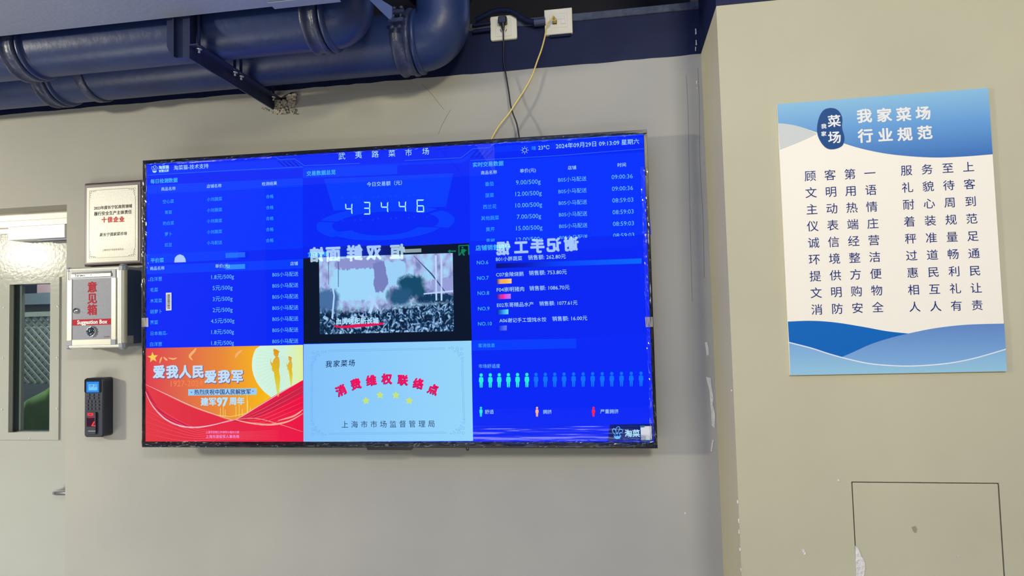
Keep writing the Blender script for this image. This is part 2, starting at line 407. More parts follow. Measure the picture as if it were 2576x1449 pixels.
for sgn in (1, -1):
    for k in range(-16, 20):
        c0 = LX0+k*.034
        s_ = clipseg(c0, LZ0, c0+(LZ1-LZ0), LZ1, LX0, LX1, LZ0, LZ1) if sgn == 1 else clipseg(c0, LZ0, c0-(LZ1-LZ0), LZ1, LX0, LX1, LZ0, LZ1)
        if not s_: continue
        a = Vector((s_[0], .34+sgn*.003, s_[1])); b = Vector((s_[2], .34+sgn*.003, s_[3])); d = (b-a)
        if d.length < .02: continue
        n_ = Vector((-d.z, 0, d.x)).normalized()*.0042
        build('lattice_strip', MB().prism([a-n_, b-n_, b+n_, a+n_], (0, .005, 0)), LM, lat)
build('lattice_frame', MB().box((LX0-.02, .33, 0), (LX0, .35, LZ1)).box((LX1, .33, 0), (LX1+.02, .35, LZ1)).box((LX0-.02, .33, LZ1), (LX1+.02, .35, LZ1+.02)), LM, lat)
# green cloth heap and papers
gc = MB(); nx, nz = 14, 18
for j in range(nz+1):
    for i in range(nx+1):
        u, v = i/nx, j/nz
        zt2 = 1.12+.22*u+.02*math.sin(u*7)
        gc.v.append((-.93+.30*u, .235+.02*math.sin(u*14+v*3)+.03*math.sin(v*3.1), .5+(zt2-.5)*v))
for j in range(nz):
    for i in range(nx):
        q = j*(nx+1)+i; gc.f.append((q, q+1, q+nx+2, q+nx+1)); gc.sm.append(True)
gco = build('green_cloth', gc, mat('green_cloth', (104, 140, 72), .8, c2=(88, 118, 70), scale=6), label='green cloth hanging behind the lower part of the door window', cat='cloth')
md = gco.modifiers.new('thickness', 'SOLIDIFY'); md.thickness = .004
sh = thing('wall_shelf', (-.86, .2, .985), 'narrow shelf behind the lower edge of the door window', 'shelf')
build('shelf_board', MB().box((-1.3, .18, .965), (-.6, .23, .985)).box((-1.3, .18, .86), (-1.28, .23, .965)), mat('brown_board', (88, 76, 68), .7), sh)
pp = thing('paper_stack', (-.84, .2, .986), 'small stack of white papers on the shelf behind the glass', 'papers')
for k in range(4):
    build('paper_sheet', MB().box((-.90+.004*k, .172, .986+.009*k), (-.765+.006*k, .228, .993+.009*k)), mat('paper', (206, 208, 196), .8), pp)
# floating cloth / shelf supports
LW = mat('leg_wood', (70, 62, 56), .7)
for x_ in (-1.26, -.66): build('support_leg', MB().box((x_, .185, 0), (x_+.02, .22, .965)), LW, sh)

# ================================================================== PIPES, DUCT, BRACKET
PIPE = mat('dark_grey_pipe_paint', (32, 50, 96), .4, c2=(40, 58, 104), scale=7, bump=.12, bscale=30)
COUP = mat('dark_coupling_paint', (42, 52, 84), .4, c2=(66, 74, 100), scale=30, bump=.3, bscale=50)
ZF = 2.276
def pipe(name, y, R, bend_x, b, label, x0=-3.4, top=.5):
    z = ZF+.001+R
    t = thing(name, ((x0+bend_x)/2, y, z), label, 'pipe')
    n = 40; rings = []
    def ring(c, e):  # c: centre, e: radial in-plane dir (away from the bend centre)
        return [Vector(c)+Vector(e)*(R*math.cos(2*math.pi*k/n))+Vector((0, R*math.sin(2*math.pi*k/n), 0)) for k in range(n)]
    xs = [x0+(bend_x-x0)*i/12 for i in range(13)]
    m1 = MB(); vs = []
    for xx in xs: vs += ring((xx, y, z), (0, 0, -1))
    m1.add(vs, [(i*n+k, i*n+(k+1) % n, (i+1)*n+(k+1) % n, (i+1)*n+k) for i in range(len(xs)-1) for k in range(n)], True)
    build('straight_pipe', m1, PIPE, t)
    # elbow turning up, bend centre above the end of the run
    C0 = Vector((bend_x, y, z+b)); vs = []; st = 14; m2 = MB()
    for i in range(st+1):
        a = math.pi/2*i/st; e = Vector((math.sin(a), 0, -math.cos(a)))
        for k in range(n):
            rad = max(.006, b+R*math.cos(2*math.pi*k/n))
            vs.append(C0+e*rad+Vector((0, R*math.sin(2*math.pi*k/n), 0)))
    for h_ in (.05, top):
        for k in range(n):
            vs.append(Vector((C0.x+max(.006, b+R*math.cos(2*math.pi*k/n)), y+R*math.sin(2*math.pi*k/n), C0.z+h_)))
    m2.add(vs, [(i*n+k, i*n+(k+1) % n, (i+1)*n+(k+1) % n, (i+1)*n+k) for i in range(st+2) for k in range(n)], True)
    build('elbow', m2, PIPE, t)
    return t, z
def coupling(t, x, y, z, R, w=.055, ear=None, lip=True):
    o = build('coupling', MB().lathe((x-w/2, y, z), (1, 0, 0), [(0, R), (0, R+.008), (.004, R+.012), (.012, R+.012), (.015, R+.007), (w-.015, R+.007), (w-.012, R+.012), (w-.004, R+.012), (w, R+.008), (w, R)], 40), COUP, t)
    if lip: build('flange_lip', MB().lathe((x+w/2, y, z), (1, 0, 0), [(.004, R), (.004, R+.006), (.007, R+.009), (.014, R+.009), (.017, R+.005), (.02, R)], 40), PIPE, t)
    if ear is not None:
        # two clamp ears and a bolt, at angle `ear` round the pipe (0 = towards the room)
        for s_, nm in ((.13, 1), (-.13, 1)):
            a = ear+s_; e = Vector((0, -math.cos(a), math.sin(a))); tdir = Vector((0, math.sin(a), math.cos(a)))
            c0 = Vector((x, y, z))+e*(R+.006)
            P = [c0+Vector((-w*.42, 0, 0))-tdir*.006, c0+Vector((w*.42, 0, 0))-tdir*.006, c0+Vector((w*.42, 0, 0))+tdir*.006, c0+Vector((-w*.42, 0, 0))+tdir*.006]
            build('clamp_ear', MB().prism(P, e*.028), COUP, o)
        e = Vector((0, -math.cos(ear), math.sin(ear))); tdir = Vector((0, math.sin(ear), math.cos(ear)))
        c0 = Vector((x, y, z))+e*(R+.024)
        for dx in (-w*.2, w*.2):
            build('clamp_bolt', MB().lathe(c0+Vector((dx, 0, 0))-tdir*.04, tdir, [(0, 0), (0, .007), (.008, .007), (.008, .0035), (.07, .0035), (.07, .007), (.078, .007), (.078, 0)], 6), COUP, o)
    return o
R1, R2 = .08, .09; Y1, Y2 = -.35, -.13
p1, z1 = pipe('drain_pipe', Y1, R1, .79, .04, 'front dark blue-grey drain pipe with an elbow turning up near the steel bracket')
p2, z2 = pipe('drain_pipe', Y2, R2, .985, .068, 'rear dark blue-grey drain pipe against the wall, ending in the larger elbow')
coupling(p1, .755, Y1, z1, R1, .05, ear=.45)
coupling(p1, at(15, 150, Y1-R1).x, Y1, z1, R1, .055, ear=None)
coupling(p2, .945, Y2, z2, R2, .055, ear=.30)
coupling(p2, at(112, 230, Y2-.05).x, Y2, z2, R2, .05)
build('pipe_band', MB().lathe((at(205, 222, Y2-.05).x, Y2, z2), (1, 0, 0), [(0, R2), (.0, R2+.004), (.004, R2+.006), (.026, R2+.006), (.03, R2+.004), (.03, R2)], 40), COUP, p2)
# flange on the riser of the rear pipe
build('riser_flange', MB().lathe((.985+.068, Y2, 2.505), (0, 0, 1), [(0, R2), (0, R2+.012), (.006, R2+.018), (.03, R2+.018), (.036, R2+.012), (.07, R2+.012), (.07, R2)], 40), COUP, p2)
# embossed casting mark on the front elbow
mk = MB()
def elb(px, py):
    return at(px, py, Y1-R1*.9), Vector((.80, 0, .6)).normalized(), Vector((-.55, -.1, .8)).normalized(), Vector((0, -1, 0))
lettering(mk, 'DN100', elb, 848, 30, w=34, bold=.01)
build('casting_mark', mk, COUP, p1)
# duct above
DUCT = mat('duct_grey_paint', (148, 157, 176), .5, c2=(154, 163, 182), scale=3, bump=.08)
YD = -.475
zd = at(0, 92, YD).z
du = thing('air_duct', (-.6, -1.2, zd), 'wide pale grey-blue air duct across the top left corner above the pipes', 'duct')
build('duct_body', MB().box((-3.4, YD, zd), (at(935, 0, YD).x, -1.9, zd+.35), .002), DUCT, du)
j0, j1 = at(688, 28, YD).x, at(856, 5, YD).x
build('joint_strip', MB().box((j0, YD+.006, zd-.004), (j1, YD-.03, zd-.0005), .001), DUCT, du)
xs_ = at(768, 12, YD).x
build('seam_strip', MB().box((xs_-.0015, YD-.001, zd-.0012), (xs_+.0015, -1.9, zd+.001)), mat('seam_dark', (30, 36, 70), .7), du)
P = [at(x_, y_, YD-.01) for x_, y_ in ((900,-30),(930,0),(952,22),(978,47),(984,47),(986,42),(986,16),(960,0),(915,-30))]
build('end_bracket', MB().prism(P, (0, .006, 0)), mat('duct_bracket_paint', (62, 78, 124), .5), du)
# steel angle bracket from wall with U bolts
BR = mat('dark_blue_steel', (40, 50, 84), .38, c2=(46, 56, 92), scale=8, metal=.0)
xa = .420
br = thing('steel_bracket', (xa, 0, ZF-.04), 'dark steel angle bracket sticking out of the wall under both pipes', 'bracket')
mb = MB().box((xa, .05, ZF-.004), (xa+.026, -.46, ZF)).box((xa-.004, .05, ZF-.04), (xa, -.46, ZF))
build('angle_arm', mb, BR, br)
hx0, hx1 = at(425, 120, -.45).x, at(490, 120, -.45).x
P = [Vector((hx0, -.455, zd+.3)), Vector((hx0, -.455, 2.276)), Vector((hx0+.018, -.455, ZF-.035)), Vector((hx1-.01, -.455, ZF-.035)), Vector((hx1-.01, -.455, zd+.3))]
build('hanger_channel', MB().prism(P, (0, -.004, 0)).box((hx0+.026, -.459, ZF-.035), (hx0+.029, -.47, zd+.3)).box((hx1-.012, -.46, ZF+.0), (hx1-.008, -.43, zd+.3)), BR, br)
BOLT = mat('bright_bolt', (225, 222, 212), .25, 1)
for (yy, RR, zz) in ((Y1, R1, z1), (Y2, R2, z2)):
    for s_ in (-1, 1):
        build('bolt_end', MB().lathe((xa+.0135, yy+s_*(RR+.008), ZF-.004), (0, 0, -1), [(0, 0), (0, .009), (.005, .009), (.005, .0038), (.014, .0038), (.014, 0)], 8), BOLT, br)
    P = [Vector((xa+.0135, yy-(RR+.008), ZF)), Vector((xa+.0135, yy-(RR+.008), zz))]
    P += [Vector((xa+.0135, yy-(RR+.008)*math.cos(a), zz+(RR+.008)*math.sin(a))) for a in [math.pi*k/14 for k in range(1, 14)]]
    P += [Vector((xa+.0135, yy+(RR+.008), zz)), Vector((xa+.0135, yy+(RR+.008), ZF))]
    build('u_bolt', MB().tube(P, .0045, 8), BR, br)
# broken plaster patch round the bracket
mb = MB()
def rock(c, s):
    vs = []
    for sx in (-1, 1):
        for sy2 in (-1, 1):
            for sz in (-1, 1): vs.append(Vector(c)+Vector((sx*s*random.uniform(.5, 1.3), sy2*s*random.uniform(.2, .5), sz*s*random.uniform(.4, 1.1))))
    mb.add(vs, [(0, 1, 3, 2), (4, 6, 7, 5), (0, 4, 5, 1), (2, 3, 7, 6), (0, 2, 6, 4), (1, 5, 7, 3)])
for k in range(150):
    x_ = random.uniform(690, 744); y_ = random.uniform(238, 286)
    if (x_-700)*.8+ (y_-238)*1.1 > 62 and random.random() < .75: continue
    if (y_-238) < 14 and x_ < 722: continue
    rock(at(x_, y_, -.003-random.random()*.006), random.uniform(.002, .006))
for k in range(26):
    x_ = random.uniform(658, 700); rock(at(x_, 272+(x_-658)*.33+random.uniform(-3, 3), -.002), random.uniform(.0015, .003))
build('broken_plaster', mb, mat('crumbled_plaster', (196, 188, 170), .95, c2=(160, 152, 136), scale=60), wall, kind='stuff')
P = [at(x_, y_, -.0016) for x_, y_ in ((700,250),(715,240),(735,232),(744,236),(742,244),(728,246),(708,252))]
build('hole_shade_patch', MB().prism(P, (0, .0012, 0)), VOID, wall)  # flat patch, the shade inside the hole put into its dark colour

# ================================================================== SOCKETS, CONDUIT, CABLES
IV = mat('ivory_plastic', (236, 228, 200), .3, c2=(228, 220, 194), scale=10)
BLK = mat('black_plastic', (18, 20, 30), .35)
def rrect(x0, x1, z0, z1, r, y, n=5):
    P = []
    for cx, cz, a0 in ((x1-r, z1-r, 0), (x0+r, z1-r, 90), (x0+r, z0+r, 180), (x1-r, z0+r, 270)):
        for k in range(n+1):
            a = math.radians(a0+90*k/n); P.append(Vector((cx+r*math.cos(a), y, cz+r*math.sin(a))))
    return P
def plate(mb, x0, x1, z0, z1, r, yb, yf, ch=.0015):
    """rounded slab from yb (back) to yf (front, smaller y) with a chamfered front edge"""
    A = rrect(x0, x1, z0, z1, r, yb); B = rrect(x0, x1, z0, z1, r, yf+ch); C_ = rrect(x0+ch, x1-ch, z0+ch, z1-ch, max(r-ch, .0004), yf)
    n = len(A); vs = A+B+C_
    mb.add(vs, [tuple(range(n-1, -1, -1)), tuple(range(2*n, 3*n))]+[(i+j*n, (i+1) % n+j*n, (i+1) % n+(j+1)*n, i+(j+1)*n) for j in (0, 1) for i in range(n)])
    return mb
s1 = at(1233, 106, -.01); s1b = at(1298, 36, -.01)
x0, x1, z0, z1_ = s1.x+.002, s1b.x+.0015, s1.z+.004, s1b.z
sk = thing('power_socket', ((x0+x1)/2, 0, z0), 'ivory wall socket with a black plug in it, high above the television', 'socket')
build('face_plate', plate(MB(), x0, x1, z0, z1_, .006, -.0015, -.011), IV, sk)
build('raised_insert', plate(MB(), x0+.018, x1-.018, z0+.010, z1_-.010, .003, -.011, -.0125, .001), IV, sk)
cxs = (x0+x1)/2; hz = z0+.029
build('slot', MB().box((cxs-.0012, -.0129, hz-.011), (cxs+.0012, -.0126, hz-.004)), BLK, sk)
for s_ in (-1, 1):
    c = Vector((cxs+s_*.009, -.0129, hz)); d = Vector((s_*.002, 0, .0045)); n_ = Vector((.0009, 0, -.0004*s_))
    build('slot', MB().prism([c-d-n_, c-d+n_, c+d+n_, c+d-n_], (0, .0003, 0)), BLK, sk)
pl = thing('power_plug', (cxs, -.013, z1_-.03), 'black angled plug with its cord in the ivory socket', 'plug')
build('plug_body', plate(MB(), cxs-.0145, cxs+.0135, z1_-.034, z1_-.010, .004, -.0127, -.032, .003), BLK, pl)
build('strain_relief', MB().tube([(cxs, -.024, z1_-.030), (cxs+.0005, -.024, z1_-.042), (cxs+.001, -.024, z1_-.056)], .006, 10, rf=lambda i: (.0075, .006, .0035)[i]), BLK, pl)
YTs = -.085
def yint(py, ys=-.016): return ys+(YTs+.045-ys)*max(0, (py-200)/150)
pc = [Vector((cxs+.001, -.024, z1_-.054))]+[at(a, b, yint(b)) for a, b in ((1267,118),(1267,152),(1271,178),(1280,232),(1284,262),(1290,285),(1300,312),(1306,345),(1312,385),(1312,440))]
build('cord', MB().tube(smooth_curve(pc, 6), .0024, 8), BLK, pl)
q0, q1 = at(1371, 91, -.012), at(1438, 18, -.012)
x0, x1, z0, z1_ = q0.x+.0, q1.x+.0005, q0.z+.003, q1.z-.001
ds = thing('data_socket', ((x0+x1)/2, 0, z0), 'ivory network data socket with a yellow cable plugged in, right of the power socket', 'socket')
build('back_box', MB().box((x0+.014, -.0015, z0-.008), (x1-.006, -.009, z0+.05), .002), DARK, ds)
build('face_plate', plate(MB(), x0, x1, z0, z1_, .0012, -.0015, -.013, .0015), IV, ds)
build('raised_insert', plate(MB(), x0+.017, x1-.016, z0+.02, z1_-.017, .001, -.013, -.0142, .0008), IV, ds)
build('label_window', plate(MB(), x0+.024, x1-.024, z1_-.036, z1_-.026, .001, -.0142, -.0155, .0006), WHITE, ds)
xj = x0+.034
build('jack_port', MB().box((xj-.008, -.0146, z0+.032), (xj+.006, -.0143, z0+.045)), BLK, ds)
build('port_shutter', MB().box((x1-.036, -.0165, z0+.031), (x1-.022, -.0143, z0+.045), .001), WHITE, ds)
YEL = mat('yellow_cable', (232, 204, 116), .45)
yc_ = thing('network_cable', (xj, -.015, z0+.04), 'thin yellow network cable hanging from the data socket to the television', 'cable')
jz = z0+.04
build('cable_plug', MB().box((xj-.006, -.0147, jz-.006), (xj+.005, -.032, jz+.006), .001), mat('clear_amber_plug', (196, 168, 92), .2), yc_)
pc = [Vector((xj, -.030, jz)), Vector((xj-.002, -.045, jz+.004)), at(1386, 50, -.05), at(1379,58,-.045), at(1374,73,-.038), at(1370,95,-.03), at(1362,125,-.022), at(1350,158,-.02), at(1338,192,-.02), at(1322,222,-.025), at(1300,256,-.03), at(1278,289,-.032), at(1257,315,-.035), at(1243,338,-.035), at(1233,360,-.035), at(1222,400,-.035)]
build('cable_cord', MB().tube(smooth_curve(pc, 6), .0027, 8), YEL, yc_)
# corrugated conduit
cc = thing('conduit', at(1260, 30, -.02), 'dark corrugated conduit curving behind the power socket', 'conduit')
pc = smooth_curve([at(a, b, -.017) for a, b in ((1195,52),(1215,42),(1240,30),(1262,26),(1285,29),(1305,40),(1325,52),(1346,56))], 30)
build('corrugated_tube', MB().tube(pc, .009, 12, rf=lambda i: .0098 if i % 4 < 2 else .008), DARK, cc)
build('connector', MB().tube([at(1344,57,-.017), at(1356,56,-.017), at(1372,54,-.017)], .0125, 14), mat('grey_blue_plastic', (62, 68, 96), .4), cc)
for yy in (58, 74):
    build('rigid_tube', MB().tube([at(1190,yy+6,-.012), at(1234,yy,-.012)], .006, 10), DARK, cc)

# ================================================================== NOTICE BOARD POSTER ON COLUMN
YP = YC-.006
po = thing('market_poster', (2.24, YC, at(1988, 944, YP).z), 'blue and cream printed notice board with two columns of Chinese rules', 'poster')
def pf(px, py): return at(px, py, YP), Vector((1, 0, 0)), Vector((0, 0, 1)), Vector((0, -1, 0))
def ppoly(pts, lay): return MB().prism([at(a, b, YP)+Vector((0, -lay, 0)) for a, b in pts], (0, lay*.3+.0001, 0))
bp_ = [at(a, b, YP) for a, b in ((1955,262),(2486,221),(2533,934),(1988,944))]
build('board', MB().prism(bp_, (0, .006, 0)), mat('cream_board_print', (244, 235, 214), .45, c2=(248, 239, 219), scale=2), po)
def crv(p, n=6): return [(v.x, v.y) for v in smooth_curve([(a, b, 0) for a, b in p], n)]
top = crv([(2497,388),(2420,394),(2340,396),(2240,388),(2160,372),(2100,352),(2054,333),(2010,318),(1980,312),(1957.5,310)])
build('printed_wave', ppoly([(1955,262),(2486,221)]+top, .0003), prt('sky_blue_print', [(0, (62, 112, 178)), (.55, (104, 158, 206)), (1, (140, 188, 212))]), po, uv=True)
build('printed_wave', ppoly(crv([(1957,310),(1985,312),(2020,320),(2054,336)])+crv([(2054,338),(2010,358),(1962,377)]), .0002), mat('pale_grey_print', (204, 206, 198), .5), po, uv=True)
lowL = crv([(1985,860),(2040,874),(2080,887),(2118,898)])
lowR = crv([(2118,898),(2180,912),(2240,918),(2300,919),(2380,913),(2450,900),(2530,877)])
mid1 = crv([(2118,898),(2150,884),(2190,866),(2240,850),(2285,839)])
mid2 = crv([(2285,839),(2350,826),(2430,817),(2526,814)])
build('printed_wave', ppoly(crv([(1982,809),(2040,807),(2100,811),(2170,822),(2230,833),(2285,839)])+mid1[::-1][1:]+lowL[::-1][1:], .0003), mat('strong_blue_print', (8, 100, 178), .45), po, uv=True)
build('printed_wave', ppoly(mid1+mid2[1:]+lowR[::-1][:-1], .0003), prt('periwinkle_print', [(0, (128, 172, 212)), (1, (98, 136, 190))]), po, uv=True)
build('printed_wave', ppoly(lowL+lowR[1:]+[(2533,934),(1988,944)], .0003), prt('pale_blue_print', [(0, (150, 196, 214)), (1, (124, 166, 208))]), po, uv=True)
edge = lowL+lowR[1:]
rb = MB()
P = [at(a, b, YP)+Vector((0, -.0006, 0)) for a, b in edge]; Q = [at(a, b+3, YP)+Vector((0, -.0006, 0)) for a, b in edge]
rb.add(P+Q, [(i, i+1, len(P)+i+1, len(P)+i) for i in range(len(P)-1)])
build('wave_edge', rb, mat('white_print', (225, 230, 232), .5), po)
bean = [(550,130),(660,145),(740,185),(805,250),(850,330),(878,430),(878,540),(868,640),(880,740),(910,840),(937,950),(930,1060),(895,1165),(830,1225),(740,1265),(620,1290),(510,1285),(410,1240),(320,1150),(250,1040),(200,930),(172,800),(170,680),(190,540),(220,420),(265,310),(330,215),(420,155)]
bean = crv([(2040+a/11.15, 260+b/11.15) for a, b in bean+[bean[0]]], 4)[:-1]
build('emblem', ppoly(bean, .0007), mat('navy_emblem_print', (0, 68, 128), .45), po)
lw = MB()
for s, x, y, e in (('菜',2098,305,34),('场',2099,346,34)): lettering(lw, s, pf, x, y, em=e, bold=.022, lay=.0011, res=3)
for s, x, y, e in (('我',2072,318,13.5),('家',2072,337,13.5)): lettering(lw, s, pf, x, y, em=e, bold=.03, lay=.0011, res=3)
build('emblem_lettering', lw, mat('white_letter_print', (238, 236, 230), .5), po)
lw = MB()
for s, x, y in (('我',2174,292),('家',2224,290),('菜',2273,288),('场',2322,285),('行',2177,342),('业',2227,340),('规',2276,338),('范',2326,334)):
    lettering(lw, s, pf, x, y, em=39, bold=.034, lay=.0006, res=3)
build('title_lettering', lw, mat('white_title_print', (236, 232, 222), .5), po)
L_ = ['顾客第一','文明用语','主动热情','仪表端庄','诚信经营','环境整洁','提供方便','文明购物','消防安全']
R_ = ['服务至上','礼貌待客','耐心周到','着装规范','秤准量足','过道畅通','惠民利民','相互礼让','人人有责']
INKM = mat('navy_letter_print', (10, 36, 112), .5)
for rows, c in ((L_, ((2038,443),(2188,436),(2055,779),(2208,773))), (R_, ((2280,429),(2436,420),(2301,772),(2458,768)))):
    for r, s in enumerate(rows):
        for k, ch in enumerate(s):
            lb = MB()
            u, v = k/3, r/8
            x = (1-v)*((1-u)*c[0][0]+u*c[1][0])+v*((1-u)*c[2][0]+u*c[3][0]); y = (1-v)*((1-u)*c[0][1]+u*c[1][1])+v*((1-u)*c[2][1]+u*c[3][1])
            lettering(lb, ch, pf, x, y, em=30.5, lay=.0005, res=3)
            build('rule_character', lb, INKM, po)

for o_ in po.children:
    o_.data.materials[0].node_tree.nodes['Principled BSDF'].inputs['Specular IOR Level'].default_value = .18

# ================================================================== AWARD PLAQUE
YW = -.02
pq = thing('award_plaque', (-.18, 0, at(212, 666, YW).z), 'certificate plaque in a dark purple wooden frame left of the television', 'plaque')
ax0, ax1, az1, az0 = at(212,461,YW).x, at(359,452,YW).x+.004, at(300,456,YW).z, at(285,667,YW).z
build('wooden_board', MB().box((ax0, -.001, az0), (ax1, YW, az1), .003), mat('plum_wood', (58, 34, 50), .4, c2=(46, 27, 40), scale=20, spec=.2), pq)
bx0, bx1, bz1, bz0 = at(221,472,YW).x, at(352,460,YW).x, at(290,465,YW).z, at(290,658,YW).z
bx0 = at(220,560,YW).x
build('frame_recess', MB().box((at(214.5,560,YW).x, YW-.0001, at(290,661,YW).z), (at(354,560,YW).x, YW-.0012, at(290,462,YW).z)), mat('shade_plum', (104, 90, 98), .4), pq)
build('certificate', MB().box((bx0, YW-.0012, bz0), (at(348,560,YW).x, YW-.003, at(290,469,YW).z)), mat('speckled_silver_paper', (222, 219, 203), .38, c2=(248, 247, 236), scale=260, detail=2), pq)
def qf(px, py): return at(px, py, YW-.003), Vector((1, 0, 0)), Vector((0, 0, 1)), Vector((0, -1, 0))
INK = mat('black_ink', (36, 32, 30), .6)
for s_, x_, y_, w_, b_, h_ in (('2023年度长宁区商贸领域',284,521,96,.02,0), ('履行安全生产主体责任',284,535.5,95,.02,0), ('新长宁我家菜市场',285,589,68,.015,.2)):
    m_ = MB(); lettering(m_, s_, qf, x_, y_, w=w_, bold=b_, lay=.0004, shear=h_); build('black_lettering', m_, INK, pq)
m_ = MB()
for i, s in enumerate('十佳企业'): lettering(m_, s, qf, 262+i*14.8, 553-i*.4, em=13, bold=.05, lay=.0004)
build('red_lettering', m_, mat('red_ink', (206, 44, 44), .6), pq)
m_ = MB(); lettering(m_, '上海市长宁区商务委员会', qf, 284, 628, w=54, lay=.0004)
build('grey_lettering', m_, mat('grey_ink', (120, 116, 104), .6), pq)
m_ = MB()
cx0, cx1, cz1, cz0 = at(226,560,YW).x, at(342,560,YW).x, at(290,476,YW).z, at(290,647,YW).z
for a, b in (((cx0+.03, cz1), (cx1-.03, cz1)), ((cx0+.03, cz0), (cx1-.03, cz0))): m_.box((a[0], YW-.0031, a[1]-.0012), (b[0], YW-.0034, b[1]+.0012))
for a in (cx0, cx1): m_.box((a-.0012, YW-.0031, cz0+.03), (a+.0012, YW-.0034, cz1-.03))
for sx, xx in ((1, cx0), (-1, cx1)):
    for sz, zz in ((1, cz0), (-1, cz1)):
        for (u, v, r) in ((.004, .004, .004), (.012, .004, .0035), (.004, .012, .0035), (.02, .003, .0028), (.003, .02, .0028), (.026, .002, .002), (.002, .026, .002)):
            c = Vector((xx+sx*u, YW-.0033, zz+sz*v))
            m_.tube([c+Vector((r*math.cos(a), 0, r*math.sin(a))) for a in [2*math.pi*k/9 for k in range(8)]], .0006, 4)
build('border_ornament', m_, mat('silver_ornament', (176, 172, 154), .35), pq)

# ================================================================== SUGGESTION BOX
d_ = -.105
sx0, sx1 = at(165.5, 780, d_).x, at(311, 780, d_).x
sz1, sz0 = at(170, 674, d_).z, at(170, 878, d_).z
sb = thing('suggestion_box', ((sx0+sx1)/2, 0, sz0), 'silver framed metal suggestion box with red lettering, locked, left of the television', 'suggestion box')
ALU = mat('satin_aluminium', (206, 204, 190), .36, .3, c2=(200, 198, 186), scale=3)
GRY = mat('grey_plastic_corner', (140, 144, 158), .4)
FACE = mat('speckled_grey_front', (124, 127, 140), .5, c2=(136, 138, 150), scale=300, detail=2)
NAVY = mat('navy_side_panel', (46, 64, 102), .45)
build('body', MB().box((sx0+.006, -.003, sz0+.006), (sx1-.005, d_+.006, sz1-.006)), NAVY, sb)
rr = .0075
for xx, r_ in ((sx0+.007, .0075), (sx1-.0115, .0125)):
    build('corner_post', MB().tube([(xx, d_+r_, sz0+.006), (xx, d_+r_, sz1-.006)], r_, 20), ALU, sb)
for zz in (sz0+rr, sz1-rr):
    build('front_rail', MB().tube([(sx0+.006, d_+rr, zz), (sx1-.006, d_+rr, zz)], rr, 16), ALU, sb)
    for xx in (sx1-rr*.8, sx0+rr*.8):
        build('side_rail', MB().tube([(xx, d_+rr, zz), (xx, -.004, zz)], rr*.75, 12), GRY, sb)
for xx in (sx1-rr*.8, sx0+rr*.8): build('rear_post', MB().tube([(xx, -.008, sz0+.006), (xx, -.008, sz1-.006)], .006, 12), GRY, sb)
def corner(x, y, z, r=.0115, o=None):
    m = MB(); m.box((x-r, y-r, z-r), (x+r, y+r, z+r), r*.55); return m
for xx, r_ in ((sx0+.007, .0088), (sx1-.0115, .0135)):
    for zz in (sz0+rr, sz1-rr):
        build('corner_cap', corner(xx, d_+r_-.001, zz, r_), GRY, sb); build('corner_cap', corner(xx, -.012, zz, .0098), GRY, sb)
yf = d_+.003
bf = lambda px, py: at(px, py, yf)
fx0, fx1 = bf(170, 780).x, bf(292, 780).x
def bxp(name, x0p, x1p, y0p, y1p, th, m, y=None, bev=.001):
    """box on the front from photo px; y px taken at the box centre column 240"""
    a = bf(x0p, 780).x; b = bf(x1p, 780).x; zt = bf(240, y0p).z; zb = bf(240, y1p).z
    return build(name, MB().box((a, yf, zb), (b, yf-th, zt), bev), m, sb)
build('front_frame', MB().box((sx0+.008, yf+.0005, sz0+.008), (sx1-.012, yf+.004, sz1-.008)), ALU, sb)
bxp('top_fascia', 169, 292, 679, 702, .002, mat('fascia_grey', (160, 164, 172), .4))
bxp('slot_hood', 181, 282, 688, 697, .006, mat('brushed_silver_hood', (176, 178, 184), .3, .7))
bxp('slot_opening', 182, 281, 683.3, 688, .0035, BLK, bev=.0003)
bxp('door_stile', 170, 180, 702, 857, .003, ALU); bxp('door_stile', 179.5, 183, 700, 855, .0045, ALU)
bxp('door_stile', 281, 293, 700, 857, .003, ALU)
bxp('bottom_rail', 183, 281, 853, 868, .0035, ALU)
for a, b in ((169.5, 183), (281, 293)): bxp('door_corner', a, b, 855, 868, .0038, GRY)
build('front_panel', MB().box((bf(183,780).x, yf, bf(240,854).z), (bf(281,780).x, yf-.0022, bf(240,701).z)), FACE, sb)
def sf(px, py): return at(px, py, yf-.0022), Vector((1, 0, 0)), Vector((0, 0, 1)), Vector((0, -1, 0))
RED = mat('red_print', (178, 18, 48), .6, spec=.2)
m_ = MB()
for s, y in (('意', 722.5), ('见', 751), ('箱', 779.5)): lettering(m_, s, sf, 232, y, em=25, bold=.028, lay=.0005, res=3)
build('red_lettering', m_, RED, sb)
build('red_stripe', MB().box((bf(184,780).x, yf-.0021, bf(240,817.5).z), (bf(280.5,780).x, yf-.0026, bf(240,802.5).z)), RED, sb)
m_ = MB(); lettering(m_, 'Suggestion Box', sf, 232.5, 809.5, w=76, bold=.04, lay=.0009)
build('white_lettering', m_, mat('white_ink', (232, 226, 222), .5), sb)
m_ = MB(); lettering(m_, 'NO.8001', sf, 269, 847, w=15, lay=.0005); build('number_lettering', m_, RED, sb)
def hf(px, py): return at(px, py, yf-.0062), Vector((1, 0, 0)), Vector((0, 0, 1)), Vector((0, -1, 0))
m_ = MB(); lettering(m_, 'Entrance', hf, 201, 692.7, w=25, bold=.02, lay=.0004)
c = at(228.5, 692, yf-.0065); m_.prism([c+Vector(v) for v in ((-.0025, 0, .0025), (.0025, 0, .0025), (0, 0, -.002))], (0, .0003, 0))
build('slot_lettering', m_, mat('dark_ink', (44, 50, 66), .5), sb)
CHR = mat('chrome_metal', (220, 220, 222), .1, 1)
c = at(192, 782, yf-.0022)
